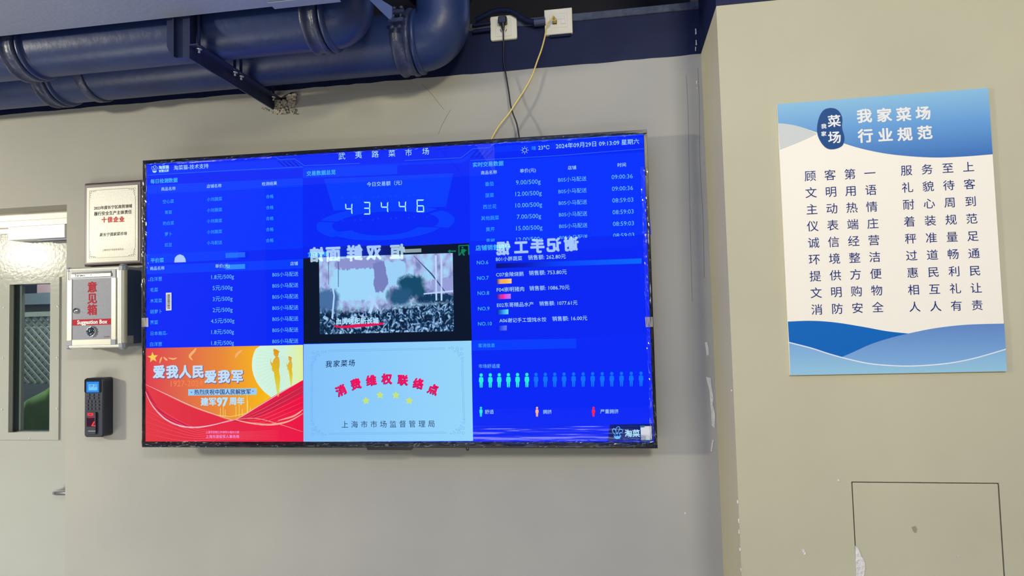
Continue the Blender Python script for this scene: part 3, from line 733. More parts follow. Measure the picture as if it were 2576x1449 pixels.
lk = build('lock', MB().lathe(c, (0, -1, 0), [(0, .0098), (.003, .0098), (.006, .0085), (.0065, .005), (.009, .0048), (.009, 0)], 20), CHR, sb)
build('keyhole', MB().box(c+Vector((-.0008, -.0091, -.0025)), c+Vector((.0008, -.0095, .0025))), BLK, lk)
c = at(231, 834, yf-.0022)
vw = build('peephole_ring', MB().lathe(c, (0, -1, 0), [(0, .0185), (.002, .0185), (.005, .0172), (.006, .0155), (.003, .0145)], 28), CHR, sb)
for k in range(12):
    a = 2*math.pi*k/12; cc_ = c+Vector((.0172*math.cos(a), -.005, .0172*math.sin(a)))
    build('ring_stud', MB().lathe(cc_, (0, -1, 0), [(-.002, .002), (.0005, .002), (.0015, .001), (.0015, 0)], 8), CHR, vw)
build('peephole_lens', MB().lathe(c, (0, -1, 0), [(.003, .0148), (.006, .0125), (.0085, .008), (.0095, 0)], 24), mat('dark_lens', (40, 54, 66), .05, 0, coat=1), sb)
ys0 = at(313, 866, x=sx1-.004); ys1 = at(336, 844, x=sx1-.004)
build('side_label', MB().box((sx1-.005, ys0.y, ys0.z+.0), (sx1-.0042, ys1.y, ys1.z)), mat('label_paper', (150, 152, 156), .6), sb)

# ================================================================== FINGERPRINT READER
dr = -.045
rx0, rx1, rz1, rz0 = at(211,1020,dr).x, at(258,1020,dr).x, at(235,951,dr).z, at(240,1100,dr).z
rd = thing('access_reader', ((rx0+rx1)/2, 0, rz0), 'black fingerprint access keypad with a small blue display under the suggestion box', 'access reader')
RDM = mat('charcoal_plastic', (40, 44, 58), .38); RDF = mat('black_gloss_front', (22, 26, 34), .2)
build('casing', plate(MB(), rx0, rx1+.003, rz0, rz1, .010, -.001, dr, .004), RDM, rd)
rf_ = lambda px, py: at(px, py, dr)
def rp(name, x0, x1, y0, y1, th, m, r=.001, y=dr, cx=236):
    a, b = at(x0, 1020, dr).x, at(x1, 1020, dr).x
    return build(name, plate(MB(), a, b, at(cx, y1, dr).z, at(cx, y0, dr).z, r, y+.0002, y-th, min(.0006, th*.4)), m, rd)
rp('upper_bezel', 212.5, 255, 953, 988, .0015, RDF, .006)
rp('display', 218, 249.5, 960, 987, .002, emi('reader_display_blue', (46, 140, 240), 1.0), .0005)
rp('clock_field', 223.5, 246, 966, 982, .0024, emi('reader_display_pale', (120, 200, 250), 1.0), .0008)
def rff(px, py): return at(px, py, dr-.0026), Vector((1, 0, 0)), Vector((0, 0, 1)), Vector((0, -1, 0))
m_ = MB(); lettering(m_, '09', rff, 229.5, 970.5, w=8, lay=.0001); lettering(m_, '20', rff, 240.5, 970, w=8, lay=.0001)
build('clock_digits', m_, emi('reader_digits', (10, 80, 180), 1.0), rd)
KEY = mat('key_rubber', (56, 60, 74), .35)
for r, (yy, xs4) in enumerate(((993, (222, 233, 245)), (1001, (222, 233.5, 245)), (1010, (219.5, 228.5, 237.5, 247)), (1019, (219.5, 228.5, 237.5, 247)), (1028, (219.5, 228.5, 237.5, 247)))):
    for xx in xs4:
        w_ = 4 if r < 2 else 3.1
        rp('key', xx-w_, xx+w_, yy-3, yy+3, .0022, KEY, .0016)
rp('finger_bay', 221, 244, 1036, 1092, .006, RDM, .004)
a = rp('indicator_light', 223.5, 238, 1038.5, 1045.5, .0066, emi('red_indicator', (255, 40, 50), 1.6), .0035)
rp('indicator_centre', 226.5, 235, 1040.5, 1043.5, .0069, mat('dark_red_plastic', (90, 8, 16), .4), .0015)
rp('sensor_window', 221.5, 241, 1050, 1073, .0065, mat('dark_sensor_glass', (56, 10, 30), .1, coat=1), .001)
P = [at(a_, b_, dr-.0068) for a_, b_ in ((236,1060),(239,1061),(234,1069),(240,1070),(240.5,1072),(229,1072))]
build('sensor_glow', MB().prism(P, (0, .0002, 0)), emi('red_sensor_glow', (250, 60, 60), 1.2), rd)
P = [at(a_, b_, dr-.0068) for a_, b_ in ((221.5,1050.5),(240,1049),(240,1050.5),(221.5,1052))]
build('sensor_edge', MB().prism(P, (0, .0002, 0)), emi('pink_sensor_edge', (200, 30, 90), 1.0), rd)
def rf6(px, py): return at(px, py, dr-.0062), Vector((1, 0, 0)), Vector((0, 0, 1)), Vector((0, -1, 0))
m_ = MB(); lettering(m_, 'HIKVISION', rf6, 231, 1084.5, w=18, bold=.03, lay=.0002, shear=.2); build('maker_lettering', m_, mat('silver_ink', (170, 172, 176), .4), rd)

# ================================================================== TELEVISION
TW, TH = 1.67, 1.67/1.745
from mathutils import Euler
tv = thing('television', (TW/2, -.09, TH/2+1.10), 'large wall mounted television showing a blue Chinese market dashboard, film wrinkled along its edges', 'television')
tv.rotation_euler = Euler((.00194320, .00424903, .02044264), 'XYZ')
TM = Matrix.Translation((TW/2, -.09, TH/2+1.10)) @ tv.rotation_euler.to_matrix().to_4x4(); TI = TM.inverted()
O_ = TI @ CAM; TR_ = TI.to_3x3()
def S(px, py, lay=0.0):
    """photo pixel -> point on the television's front plane, in its own frame"""
    d = TR_ @ ray(px, py); t = (0-O_.y)/d.y; p = O_+d*t
    return Vector((p.x, -lay, p.z))
def T(name, mb, m, parent=None, **kw): return build(name, mb, m, parent or tv, local=True, **kw)
def sfr(px, py): return S(px, py), Vector((1, 0, 0)), Vector((0, 0, 1)), Vector((0, -1, 0))
BZ = mat('black_gloss_bezel', (10, 12, 20), .22); SHL = mat('black_shell', (22, 24, 30), .5)
hx, hz = TW/2, TH/2
sx_l, sx_r = S(367.5, 760).x, S(1632, 740).x
sz_t = (S(368.6, 413).z+S(1620, 337).z)/2; sz_b = (S(366.5, 1112).z+S(1644, 1110).z)/2
sx_l = (S(368.6, 413).x+S(366.5, 1112).x)/2; sx_r = (S(1620, 337).x+S(1644, 1110).x)/2
fr = MB()
for a, b in (((-hx, sz_t), (hx, hz)), ((-hx, -hz), (hx, sz_b)), ((-hx, sz_b), (sx_l, sz_t)), ((sx_r, sz_b), (hx, sz_t))):
    fr.box((a[0], -.0042, a[1]), (b[0], .011, b[1]), .0008)
T('bezel', fr, BZ)
T('back_shell', MB().box((-hx+.004, .011, -hz+.004), (hx-.004, .018, hz-.004), .001).box((-hx+.14, .018, -hz+.02), (hx-.14, .045, hz-.25), .006), SHL)
T('wall_mount', MB().box((-.25, .045, -.2), (.25, .0685, .2), .002), mat('mount_steel', (40, 42, 46), .4, .6))
a, b = S(920, 1120), S(1038, 1134)
T('sensor_pod', MB().prism([Vector((a.x, .004, -hz)), Vector((a.x+.004, .004, b.z+.001)), Vector((b.x-.006, .004, b.z+.001)), Vector((b.x, .004, -hz+.0))], (0, .018, 0)), BZ)
m_ = MB(); lettering(m_, 'mi', lambda x, y: (S(x, y, .0045),)+sfr(x, y)[1:], 974, 1118, w=8, bold=.04)
T('maker_mark', m_, mat('silver_mark', (160, 164, 172), .4))
hk = [S(1168,1124,-.03), S(1168,1133,-.03), S(1170,1137,-.03), S(1173,1137,-.03), S(1174,1132,-.03), S(1174,1124,-.03)]
T('cable_clip', MB().tube(smooth_curve(hk, 4), .0016, 8), BLK)

BLUE = (0, 38, 246)
scr = T('screen', MB().box((sx_l, -.0001, sz_b), (sx_r, .010, sz_t)), emi('screen_blue', BLUE, 1.0, sample=True))
def spoly(name, pts, lay, m, uv=False): return T(name, MB().add([S(a, b, lay) for a, b in pts], [tuple(range(len(pts)))]), m, scr, uv=uv)
L1, L2, L3, L4 = .0004, .0008, .0012, .0016
E_LB = emi('pixels_lighter_blue', (0, 60, 255)); E_DB = emi('pixels_deep_blue', (0, 26, 216)); E_NV = emi('pixels_navy', (4, 22, 60))
E_MB = emi('pixels_mid_blue', (0, 50, 255))
# --- background panels
def many(name, polys, lay, m):
    if len(polys) <= 8:
        for p in polys: o = T(name, MB().add([S(a, b, lay) for a, b in p], [tuple(range(len(p)))]), m, scr)
        return o
    mb = MB()
    for p in polys: mb.add([S(a, b, lay) for a, b in p], [tuple(range(len(p)))])
    return T(name, mb, m, scr, kind='stuff')
many('panel_background', [
    [(371,489),(762,472),(762,625),(371,640)], [(1181,408),(1622,383),(1638,590),(1183,607)],
    [(372,425),(690,402),(745,406),(765,420),(905,414),(1018,410),(1162,401),(1192,380),(1236,377),(1250,368),(1621,345),(1621,360),(1250,383),(1190,393),(1162,410),(762,424),(372,440)]], L1, E_MB)
many('header_band', [
    [(371,466),(762,448),(762,471),(371,489)], [(367,668),(763,652),(763,675),(367,690)], [(762,424),(1000,414),(1000,438),(762,448)],
    [(367,640),(600,630),(600,652),(367,664)], [(1187,856),(1450,852),(1450,876),(1188,882)]], L1+.0001, E_LB)
cone = [(815,450),(1140,436),(1122,520),(840,530)]
many('platform_glow', [cone], L1+.0001, E_LB)
def ell(cx, cy, rx, ry, a0=0, a1=360, n=40, tilt=-.05): return [(cx+rx*math.cos(math.radians(a0+(a1-a0)*k/n)), cy+ry*math.sin(math.radians(a0+(a1-a0)*k/n))+tilt*rx*math.cos(math.radians(a0+(a1-a0)*k/n))) for k in range(n+1)]
def ering(cx, cy, rx, ry, w, h, a0, a1, n=24):
    o = ell(cx, cy, rx, ry, a0, a1, n); i = ell(cx, cy, rx-w, ry-h, a0, a1, n); mb = MB()
    return [[o[k], o[k+1], i[k+1], i[k]] for k in range(n)]
many('platform_ring', ering(970,562,174,44,46,14,200,318)+ering(970,562,174,44,40,12,140,196)+ering(970,562,174,44,40,12,324,385)+ering(968,572,146,33,150,14,12,168)[0:0]+ering(968,568,146,36,60,12,18,162), L1+.0002, E_LB)
many('side_panel', [[(1183,640),(1600,624),(1634,840),(1187,856)]], L1, emi('pixels_right_panel', (0, 36, 242)))
# ---- header circuitry lines
E_LN = emi('pixels_line', (40, 130, 255))
def lines(name, L, m, w=.7, lay=L2):
    mb = MB(); few = len(L) <= 8
    for ps in L:
        if few and mb.v: T(name, mb, m, scr); mb = MB()
        for (a, b), (c, d) in zip(ps[:-1], ps[1:]):
            p, q = S(a, b, lay), S(c, d, lay); t = (q-p).normalized(); n_ = Vector((t.z, 0, -t.x))*w*.00067
            mb.add([p-n_, q-n_, q+n_, p+n_], [(0, 1, 2, 3)])
    return T(name, mb, m, scr, kind=None if few else 'stuff')
lines('header_line', [[(370,413),(540,402),(690,393),(704,402),(742,400),(766,417),(905,411)], [(1018,404),(1160,397),(1190,374),(1231,372),(1244,361),(1620,338)], [(372,441),(560,430),(762,420)], [(1183,404),(1400,392),(1622,374)]], E_LN, .8)
lines('header_hatching', [[(700+k*12,405),(716+k*12,419)] for k in range(4)]+[[(1184+k*13,397),(1202+k*13,378)] for k in range(4)], emi('pixels_hatch', (0, 24, 205)), 3.2)
# ---- lettering colours
E_W = emi('pixels_white_blue', (176, 226, 255)); E_C = emi('pixels_cyan', (66, 178, 255)); E_D = emi('pixels_dim_cyan', (52, 158, 255)); E_N = emi('pixels_number_blue', (104, 190, 255))
def tx(name, items, m, bold=0, lay=L2, par=None):
    for s, x, y, w in items:
        mb = MB(); lettering(mb, s, sfr, x, y, w=w, bold=bold, lay=lay); T(name, mb, m, scr)
mb = MB()
for s, x, y in (('武',860,393),('夷',902,390),('路',944,388),('菜',986,386),('市',1028,384),('场',1071,381)): mb = MB(); lettering(mb, s, sfr, x, y, em=18.5, lay=L2); T('title_character', mb, E_W, scr)
tx('header_lettering', [('淘菜猫-技术支持',481,420,87),('23℃',1368,371,28),('2024年09月29日 09:13:09 星期六',1502,362,209)], E_W)
tx('header_lettering', [('晴',1343,373,10)], E_D)
tx('logo_lettering', [('淘菜猫',412.5,421,26),('智慧云屏',412.5,430,25)], E_W, .035)
mb = MB()   # sun icon
c = (1320, 378); R_ = lambda r, a: (c[0]+r*math.cos(a), c[1]+r*math.sin(a))
for k in range(20):
    a, b = 2*math.pi*k/20, 2*math.pi*(k+1)/20
    mb.add([S(*R_(5.4, a), L2), S(*R_(5.4, b), L2), S(*R_(4.4, b), L2), S(*R_(4.4, a), L2)], [(0, 1, 2, 3)])
for k in range(8):
    a = 2*math.pi*k/8; d = .07
    mb.add([S(*R_(6.9, a-d), L2), S(*R_(9.8, a-d*.7), L2), S(*R_(9.8, a+d*.7), L2), S(*R_(6.9, a+d), L2)], [(0, 1, 2, 3)])
T('sun_icon', mb, E_W, scr)
def cabbage(cx, cy, s, lay):
    """outline emblem: three leaf loops over a small bowl"""
    mb = MB()
    def st(ps):
        for (a, b), (c_, d) in zip(ps[:-1], ps[1:]):
            p, q = S(a, b, lay), S(c_, d, lay); t = (q-p).normalized(); n_ = Vector((t.z, 0, -t.x))*s*.000034
            mb.add([p-n_, q-n_, q+n_, p+n_], [(0, 1, 2, 3)])
    g_ = lambda L: crv([(cx+x*s/20, cy+y*s/20) for x, y in L], 5)
    st(g_([(-3,5),(-7,1),(-9,-3),(-8,-7),(-5,-7),(-3,-4),(-2,-8),(1,-11),(4,-10),(4,-6),(2,-2)]))
    st(g_([(4,-6),(8,-6),(10,-3),(8,0),(5,0),(4,3),(5,5)])); st(g_([(-3,-4),(-2,0),(-1,3)])); st(g_([(2,-2),(0,1),(0,4)]))
    P = g_([(-7,5),(-3,6.5),(0,5.5),(3,6.5),(7,5),(5,10),(0,12),(-5,10),(-7,5)])
    mb.add([S(a, b, lay) for a, b in P[:-1]], [tuple(range(len(P)-1))]); return mb
T('cabbage_emblem', cabbage(389, 425, 16, L2), E_W, scr)
# ---- left tables
tx('section_title', [('每日检测数据',413,455,68),('平价菜',396,655,33),('交易数据总览',808,435,73),('实时交易数据',1228,413,77)], E_C, .022)
tx('column_heading', [('商品名称',424,475,36),('店铺名称',539,468,37),('检测结果',678,462,38),('商品名称',396,675,36),('单价(元)',560,669,36),('店铺',740,663,19),
    ('今日交易额（元）',967,462,88),('商品名称',1230,434,40),('单价(元)',1328,429,40),('店铺',1439,422,21),('时间',1564,415,21)], E_W)
rows = [('空心菜',28),('青菜',18),('奶白菜',28),('萝卜',18),('豇豆',18)]
it = []
for k, (s, w) in enumerate(rows):
    it += [(s,424,507+27.3*k,w),('小刘蔬菜' if k < 4 else '小马配送',540,501+27.4*k,38),('合格',679,494.5+27.6*k,19)]
tx('inspection_lettering', it, E_D, .008)
it = []; itn = []
for k, (s, x, w, p, pw) in enumerate((('白洋葱',393,30,'1.8元/500g',57),('毛菜',388,20,'5元/500g',50),('木耳菜',393,30,'3元/500g',50),('胡萝卜',393,30,'2元/500g',50),('荠菜',388,20,'4.5元/500g',59),('日本南瓜-',400.5,42,'1.8元/500g',57),('白洋葱',393,30,'1.8元/500g',57))):
    it += [(s,x,702+27.3*k,w)]; itn += [(p,560.3,696+27.7*k,pw),('B05小马配送',718,690+28*k,65)]
tx('price_lettering', it, E_C); tx('price_lettering', itn, E_N)
# ---- seven segment total
seg = {'4': 'bcfg', '3': 'abgcd', '6': 'acdefg'}
E_DG = emi('pixels_digits', (176, 238, 255))
for ch, xl, xr_, yt, yb in (('4',868.5,887,511,540),('3',914.5,932,508,540),('4',958,977,507,535.5),('4',1003,1022,505.5,534),('6',1048,1067.5,502,534)):
    t = 3.1; ym = (yt+yb)/2 if ch != '4' else yt+(yb-yt)*.5
    q = {'a': [(xl+.8,yt),(xr_-.8,yt),(xr_-t,yt+t),(xl+t,yt+t)], 'd': [(xl+.8,yb),(xr_-.8,yb),(xr_-t,yb-t),(xl+t,yb-t)],
         'g': [(xl+1.2,ym),(xl+t,ym-t/2),(xr_-t,ym-t/2),(xr_-1.2,ym),(xr_-t,ym+t/2),(xl+t,ym+t/2)],
         'f': [(xl,yt+1),(xl+t,yt+t+.6),(xl+t,ym-t/2-.6),(xl+.6,ym-.6)], 'b': [(xr_,yt+1),(xr_-t,yt+t+.6),(xr_-t,ym-t/2-.6),(xr_-.6,ym-.6)],
         'e': [(xl,yb-1),(xl+t,yb-t-.6),(xl+t,ym+t/2+.6),(xl+.6,ym+.6)], 'c': [(xr_,yb-1),(xr_-t,yb-t-.6),(xr_-t,ym+t/2+.6),(xr_-.6,ym+.6)]}
    mb = MB()
    for s in seg[ch]: mb.add([S(a, b, L3) for a, b in q[s]], [tuple(range(len(q[s])))])
    T('total_digit', mb, E_DG, scr)
mk_ = []
for xc_, yc0 in ((877.5,526),(922.5,524),(967.5,522),(1012.5,520.5),(1058,518)):
    x0_, x1_, y0_, y1_ = xc_-17, xc_+17, yc0-28.5, yc0+29
    for cx_, cy2, sx2, sy2 in ((x0_,y0_,1,1),(x1_,y0_,-1,1),(x0_,y1_,1,-1),(x1_,y1_,-1,-1)): mk_.append([(cx_+4*sx2,cy2),(cx_,cy2),(cx_,cy2+4*sy2)])
lines('digit_card_corner', mk_, emi('pixels_card_corner', (30, 96, 255)), .5)
# ---- right live table
it = []; itn = []
for k, (s, w, p, pw, t_) in enumerate((('番茄',22,'9.00/500g',62,'09:00:36'),('菠菜',22,'12.00/500g',66,'09:00:36'),('西兰花',34,'10.00/500g',67,'08:59:03'),('其他蔬菜',45,'7.00/500g',61,'08:59:03'),('黄芹',22,'15.00/500g',66,'08:59:03'),('青椒',22,'12.00/500g',66,'08:59:03'))):
    it += [(s,1231+.6*k,463+28.5*k,w)]
    itn += [(p,1329+.6*k,457.5+28.8*k,pw),('B05小马配送',1439.7+.6*k,451+29.2*k,71),(t_,1565+.8*k,444+29.5*k,53)]
tx('trade_lettering', it, E_D, .008); tx('trade_lettering', itn, E_N)
many('row_cover', [[(1183,610),(1300,605),(1400,602),(1500,597),(1630,592),(1631,618),(1184,640)]], L2+.0002, emi('pixels_cover_blue', (0, 40, 244)))
tx('section_title', [('店铺销售排行',1240,622.5,87)], E_C, .022, lay=L3)
tx('rank_number', [('NO.6',1214,660,29),('NO.7',1215,699,29),('NO.8',1216,737,29),('NO.9',1217,776,29),('NO.10',1220,814,35)], E_C, .01)
tx('sales_lettering', [('B01小胖蔬菜',1280.5,651,66),('销售额: 262.80元',1375.5,646.5,95),('C07金陵烧鹅',1282.5,690,69),('销售额: 753.80元',1378,685.5,95),('F04崇明猪肉',1284,728,69),('销售额: 1086.70元',1382,724,101),
    ('E02东哥精品水产',1296,766.5,92),('销售额: 1077.61元',1404.5,762.5,96),('A06谢记手工馄饨水饺',1315,805,118),('销售额: 16.00元',1433,801,88)], E_W)
def bar(pts, stops): spoly('sales_bar', pts, L2, emi('pixels_bar', (0, 0, 0), grad=stops), uv=True)
bar([(1248,663),(1614,650),(1614,663),(1248,675)], [(0,(0,10,120)),(.2,(0,24,190)),(.45,(0,64,250)),(1,(0,104,255))])
bar([(1250,702.5),(1287,701),(1287,713),(1250,714.5)], [(0,(20,14,70)),(.25,(235,170,130)),(.55,(255,180,50)),(1,(255,205,140))])
bar([(1250,741),(1285,739),(1285,751.5),(1250,752.5)], [(0,(10,20,140)),(.3,(190,60,180)),(.42,(255,20,150)),(.7,(210,90,230)),(1,(190,120,255))])
bar([(1251,780),(1279,778),(1279,790.5),(1251,791.5)], [(0,(0,20,150)),(.35,(20,120,230)),(.7,(70,190,240)),(1,(110,225,250))])
bar([(1256,820),(1275,818.5),(1275,831),(1256,832)], [(0,(20,50,210)),(.5,(70,100,240)),(1,(110,120,250))])
tx('section_title', [('客流信息',1224,869,42)], E_D, .012); tx('section_title', [('市场舒适度',1231,921,54)], E_N)
def person(mb, cx, cy, h, lay=L2):
    s = h/36.0
    mb.add([S(cx+4.1*s*math.cos(a), cy-13.6*s+4.3*s*math.sin(a), lay) for a in [2*math.pi*k/14 for k in range(14)]], [tuple(range(14))])
    P = [(-3.4,-8.4),(3.4,-8.4),(5.2,-6.6),(5.8,1),(5.0,4.4),(3.8,4.4),(4.0,10),(3.2,18),(.7,18),(.3,7),(-.3,7),(-.7,18),(-3.2,18),(-4.0,10),(-3.8,4.4),(-5.0,4.4),(-5.8,1),(-5.2,-6.6)]
    mb.add([S(cx+x*s, cy+y*s, lay) for x, y in P], [tuple(range(len(P)))])
xs18 = (1210.5,1233.5,1256,1279,1302,1325.5,1348.5,1372,1395.5,1419,1443,1467,1491,1515,1539,1563.5,1588,1612.5)
E_TL = emi('pixels_teal', (40, 236, 222)); E_IC = emi('pixels_icon_blue', (10, 112, 255))
for i, x in enumerate(xs18):
    m_ = MB(); person(m_, x, 957-4*i/17, 36+1.2*i/17); T('crowd_icon', m_, E_TL if i < 6 else E_IC, scr)
for x, m in ((1210,E_TL),(1351,emi('pixels_peach', (255, 176, 140))),(1493,emi('pixels_red', (255, 30, 50)))):
    m_ = MB(); person(m_, x, 1035.5, 25); T('legend_icon', m_, m, scr)
tx('legend_lettering', [('舒适',1231,1036,22),('拥挤',1377,1036,22),('严重拥挤',1533,1035,46)], E_W)
many('logo_strip', [[(1535,1068),(1642,1066),(1644,1108),(1528,1110)]], L2, emi('pixels_logo_strip', (0, 22, 110)))
T('cabbage_emblem', cabbage(1553, 1088, 27, L3), emi('pixels_emblem', (90, 180, 255)), scr)
tx('logo_lettering', [('淘菜',1590.5,1090,38)], E_W, .03, lay=L3)
# ---- promotional video
many('video_surround', [[(763,649),(800,648),(1000,620),(1180,611.5),(1187,857),(764,864.5)]], L2, emi('pixels_video_black', (2, 16, 40)))
spoly('video_header_band', [(763,622),(1010,617),(1010,640),(763,650)], L2+.0002, emi('pixels_band_fade', (0,0,0), grad=[(0,(0,34,238)),(.25,(0,40,220)),(1,(2,18,56))]), uv=True)
tx('section_title', [('宣传视频',800,640,50)], E_C, .02, lay=L3)
vm, vb, vl = base('video_frame'); vb.inputs['Base Color'].default_value = (.004, .004, .005, 1); vb.inputs['Roughness'].default_value = .008
uv = N(vm, 'ShaderNodeUVMap'); sp = N(vm, 'ShaderNodeSeparateXYZ'); vl.new(uv.outputs[0], sp.inputs[0])
def mth(op, a, b=None, c=None, clamp=False):
    n = N(vm, 'ShaderNodeMath', operation=op); n.use_clamp = clamp
    for i, v in enumerate((a, b, c)):
        if v is None: continue
        if isinstance(v, (int, float)): n.inputs[i].default_value = v
        else: vl.new(v, n.inputs[i])
    return n.outputs[0]
mp1 = N(vm, 'ShaderNodeMapping'); mp1.inputs['Scale'].default_value = (34, 15, 1); vl.new(uv.outputs[0], mp1.inputs[0])
n1 = N(vm, 'ShaderNodeTexNoise'); n1.inputs['Scale'].default_value = 1; n1.inputs['Detail'].default_value = 3; n1.inputs['Distortion'].default_value = 1.2; vl.new(mp1.outputs[0], n1.inputs['Vector'])
r1 = N(vm, 'ShaderNodeValToRGB'); e = r1.color_ramp.elements
e[0].position = .40; e[0].color = srgb((6, 28, 58)); e[1].position = .68; e[1].color = srgb((170, 214, 246))
x = e.new(.5); x.color = srgb((14, 62, 96)); x = e.new(.56); x.color = srgb((96, 130, 176))
vl.new(n1.outputs['Fac'], r1.inputs[0])
mp2 = N(vm, 'ShaderNodeMapping'); mp2.inputs['Scale'].default_value = (14, 5, 1); vl.new(uv.outputs[0], mp2.inputs[0])
n2 = N(vm, 'ShaderNodeTexNoise'); n2.inputs['Scale'].default_value = 1; n2.inputs['Detail'].default_value = 5; vl.new(mp2.outputs[0], n2.inputs['Vector'])
r2 = N(vm, 'ShaderNodeValToRGB'); e = r2.color_ramp.elements
e[0].position = .34; e[0].color = srgb((120, 132, 190)); e[1].position = .6; e[1].color = srgb((160, 214, 248)); x = e.new(.46); x.color = srgb((164, 176, 226))
vl.new(n2.outputs['Fac'], r2.inputs[0])
wx = mth('ADD', sp.outputs[0], mth('MULTIPLY', mth('SUBTRACT', n2.outputs['Fac'], .5), .10))
wy = mth('ADD', sp.outputs[1], mth('MULTIPLY', mth('SUBTRACT', n1.outputs['Fac'], .5), .12))
def soft(cx_, cy2, rx_, ry_, k=5):
    """rounded soft-edged block in picture space, edges broken up by the noise"""
    a = mth('DIVIDE', mth('ABSOLUTE', mth('SUBTRACT', wx, cx_)), rx_); b_ = mth('DIVIDE', mth('ABSOLUTE', mth('SUBTRACT', wy, cy2)), ry_)
    r_ = mth('ADD', mth('POWER', a, 4), mth('POWER', b_, 4))
    return mth('MULTIPLY', mth('SUBTRACT', 1.15, r_), k, clamp=True)
cur = r2.outputs[0]
def over(mask, col):
    global cur
    m_x = N(vm, 'ShaderNodeMix', data_type='RGBA'); vl.new(mask, m_x.inputs[0]); vl.new(cur, m_x.inputs[6])
    if isinstance(col, tuple): m_x.inputs[7].default_value = srgb(col)
    else: vl.new(col, m_x.inputs[7])
    cur = m_x.outputs[2]
over(soft(.28, .64, .17, .22), (158, 214, 250)); over(soft(.56, .75, .09, .16, 3), (156, 208, 248)); over(soft(.30, .90, .18, .07, 3), (140, 146, 206))
over(soft(.46, .72, .05, .20, 3), (118, 128, 190)); over(soft(.06, .40, .09, .20, 1.2), (70, 110, 160)); over(soft(.70, .58, .10, .16, 1.1), (14, 74, 106))
over(soft(.60, .46, .09, .12, 1.0), (34, 84, 124)); over(soft(.93, .56, .09, .12, 3), (150, 158, 216)); over(soft(.87, .42, .16, .06, 1.3), (12, 56, 92))
edge_ = mth('ADD', .36, mth('MULTIPLY', mth('MAXIMUM', mth('SUBTRACT', sp.outputs[0], .4), 0), .16))
msk = mth('MULTIPLY', mth('SUBTRACT', edge_, wy), 9, clamp=True)
over(msk, r1.outputs[0])
vl.new(cur, vb.inputs['Emission Color']); vb.inputs['Emission Strength'].default_value = 1
spoly('video_picture', [(803,647.5),(1139,636.5),(1142,833),(805,841)], L3, vm, uv=True)
def vpoly(name, polys, c, lay=L3+.0002): return many(name, polys, lay, emi('pixels_'+name, c))
vpoly('video_mast', [[(826,652),(827.6,652),(827.6,716),(826.4,716)], [(850.6,652),(852.4,652),(852.4,722),(850.8,722)]], (60, 84, 140))
vpoly('video_tower', [[(1094,642),(1099,642),(1100,756),(1096,756)], [(1108,642),(1113,641),(1113,756),(1109,757)], [(1066,738),(1140,730),(1140,734),(1066,741)]], (186, 214, 248))
vpoly('video_flagpole', [[(1040,643),(1041.4,643),(1088,689),(1120,732),(1117.6,733),(1085,691)]], (60, 76, 130))
vpoly('video_banner', [[(926,738),(934,762),(927,786),(934,790),(942,766),(949,778),(954,777),(942,754)], [(835,722),(839,744),(834,800),(838,804),(843,744),(840,724)]], (176, 210, 250))
vpoly('caption_stroke', [[(838,818),(860,820),(900,815),(950,811),(968,812),(962,817),(920,822),(870,826),(846,824)]], (222, 16, 84), L4+.0002)
tx('caption_lettering', [('血肉铸起新长城',899,808,108)], E_W, .03, lay=L4+.0004)
# ---- award panel
spoly('award_panel', [(764,866),(1186,857),(1190,1109),(764,1111.5)], L2, emi('pixels_award', (0,0,0), grad=[(0,(130,194,250)),(1,(150,214,250))]), uv=True)
E_AW = emi('pixels_dark_navy', (4, 34, 92))
for i, s in enumerate('我家菜场'): mb = MB(); lettering(mb, s, sfr, 827.5+19.3*i, 916-.9*i, em=17, bold=.01, lay=L3, shear=.12); T('award_character', mb, E_AW, scr)
for i, s in enumerate('上海市市场监督管理局'): mb = MB(); lettering(mb, s, sfr, 868+24.2*i, 1068-.22*i, em=18, lay=L3); T('award_character', mb, E_AW, scr)
m1, m2 = MB(), MB()
for s, x, y, a in (('消',859,982,24),('费',896,966,15),('维',935,957,6),('权',974,953,0),('联',1014,956,-4),('络',1053,965,-10),('点',1090,979,-20)):
    lettering(m1, s, sfr, x-1, y+1, em=26, bold=.045, lay=L3, rot=math.radians(a)); lettering(m2, s, sfr, x, y, em=26, bold=.045, lay=L3+.0003, rot=math.radians(a))
T('arched_lettering_shadow', m1, emi('pixels_purple', (50, 30, 130)), scr); T('arched_lettering', m2, emi('pixels_crimson', (238, 12, 92)), scr)
def star(cx, cy, r, a0=-90, k2=.5): return [(cx+(r if k % 2 == 0 else r*k2)*math.cos(math.radians(a0+36*k)), cy+(r if k % 2 == 0 else r*k2)*math.sin(math.radians(a0+36*k))) for k in range(10)]
E_ST = emi('pixels_star', (196, 228, 122))
for x, y, a in ((921,1008,-96),(956,994,-92),(996,994,-88),(1030,1008,-84)): many('star', [star(x, y, 10, a, .55)], L3, E_ST)
E_BD = emi('pixels_border', (88, 160, 232))
bl = []
for o_ in (0, 3.4):
    bl += [[(826,881-.0+o_),(1120,875+o_)], [(826,1092.5-o_),(1124,1090-o_)], [(783.5+o_,918),(783+o_,1055)], [(1163+1.5-o_,912),(1169-o_,1054)]]
lines('border_line', bl, E_BD, .5, L3)
bl = []
for cx_, cy2, sx2, sy2 in ((782,882,1,1),(1167,872,-1,1),(1171,1093,-1,-1),(782,1096,1,-1)):
    for u, v, r in ((6,5,4.5),(17,6,5),(29,4,4.2),(6,17,5),(5,29,4.2),(14,14,3.6),(37,3,2.4),(3,37,2.4),(22,12,2.6),(12,22,2.6)):
        c0 = (cx_+sx2*u, cy2+sy2*v); bl.append([(c0[0]+r*(1-k*.06)*math.cos(k*.7+u), c0[1]+r*(1-k*.06)*math.sin(k*.7+u)) for k in range(11)])
lines('border_scroll', bl, E_BD, .55, L3)
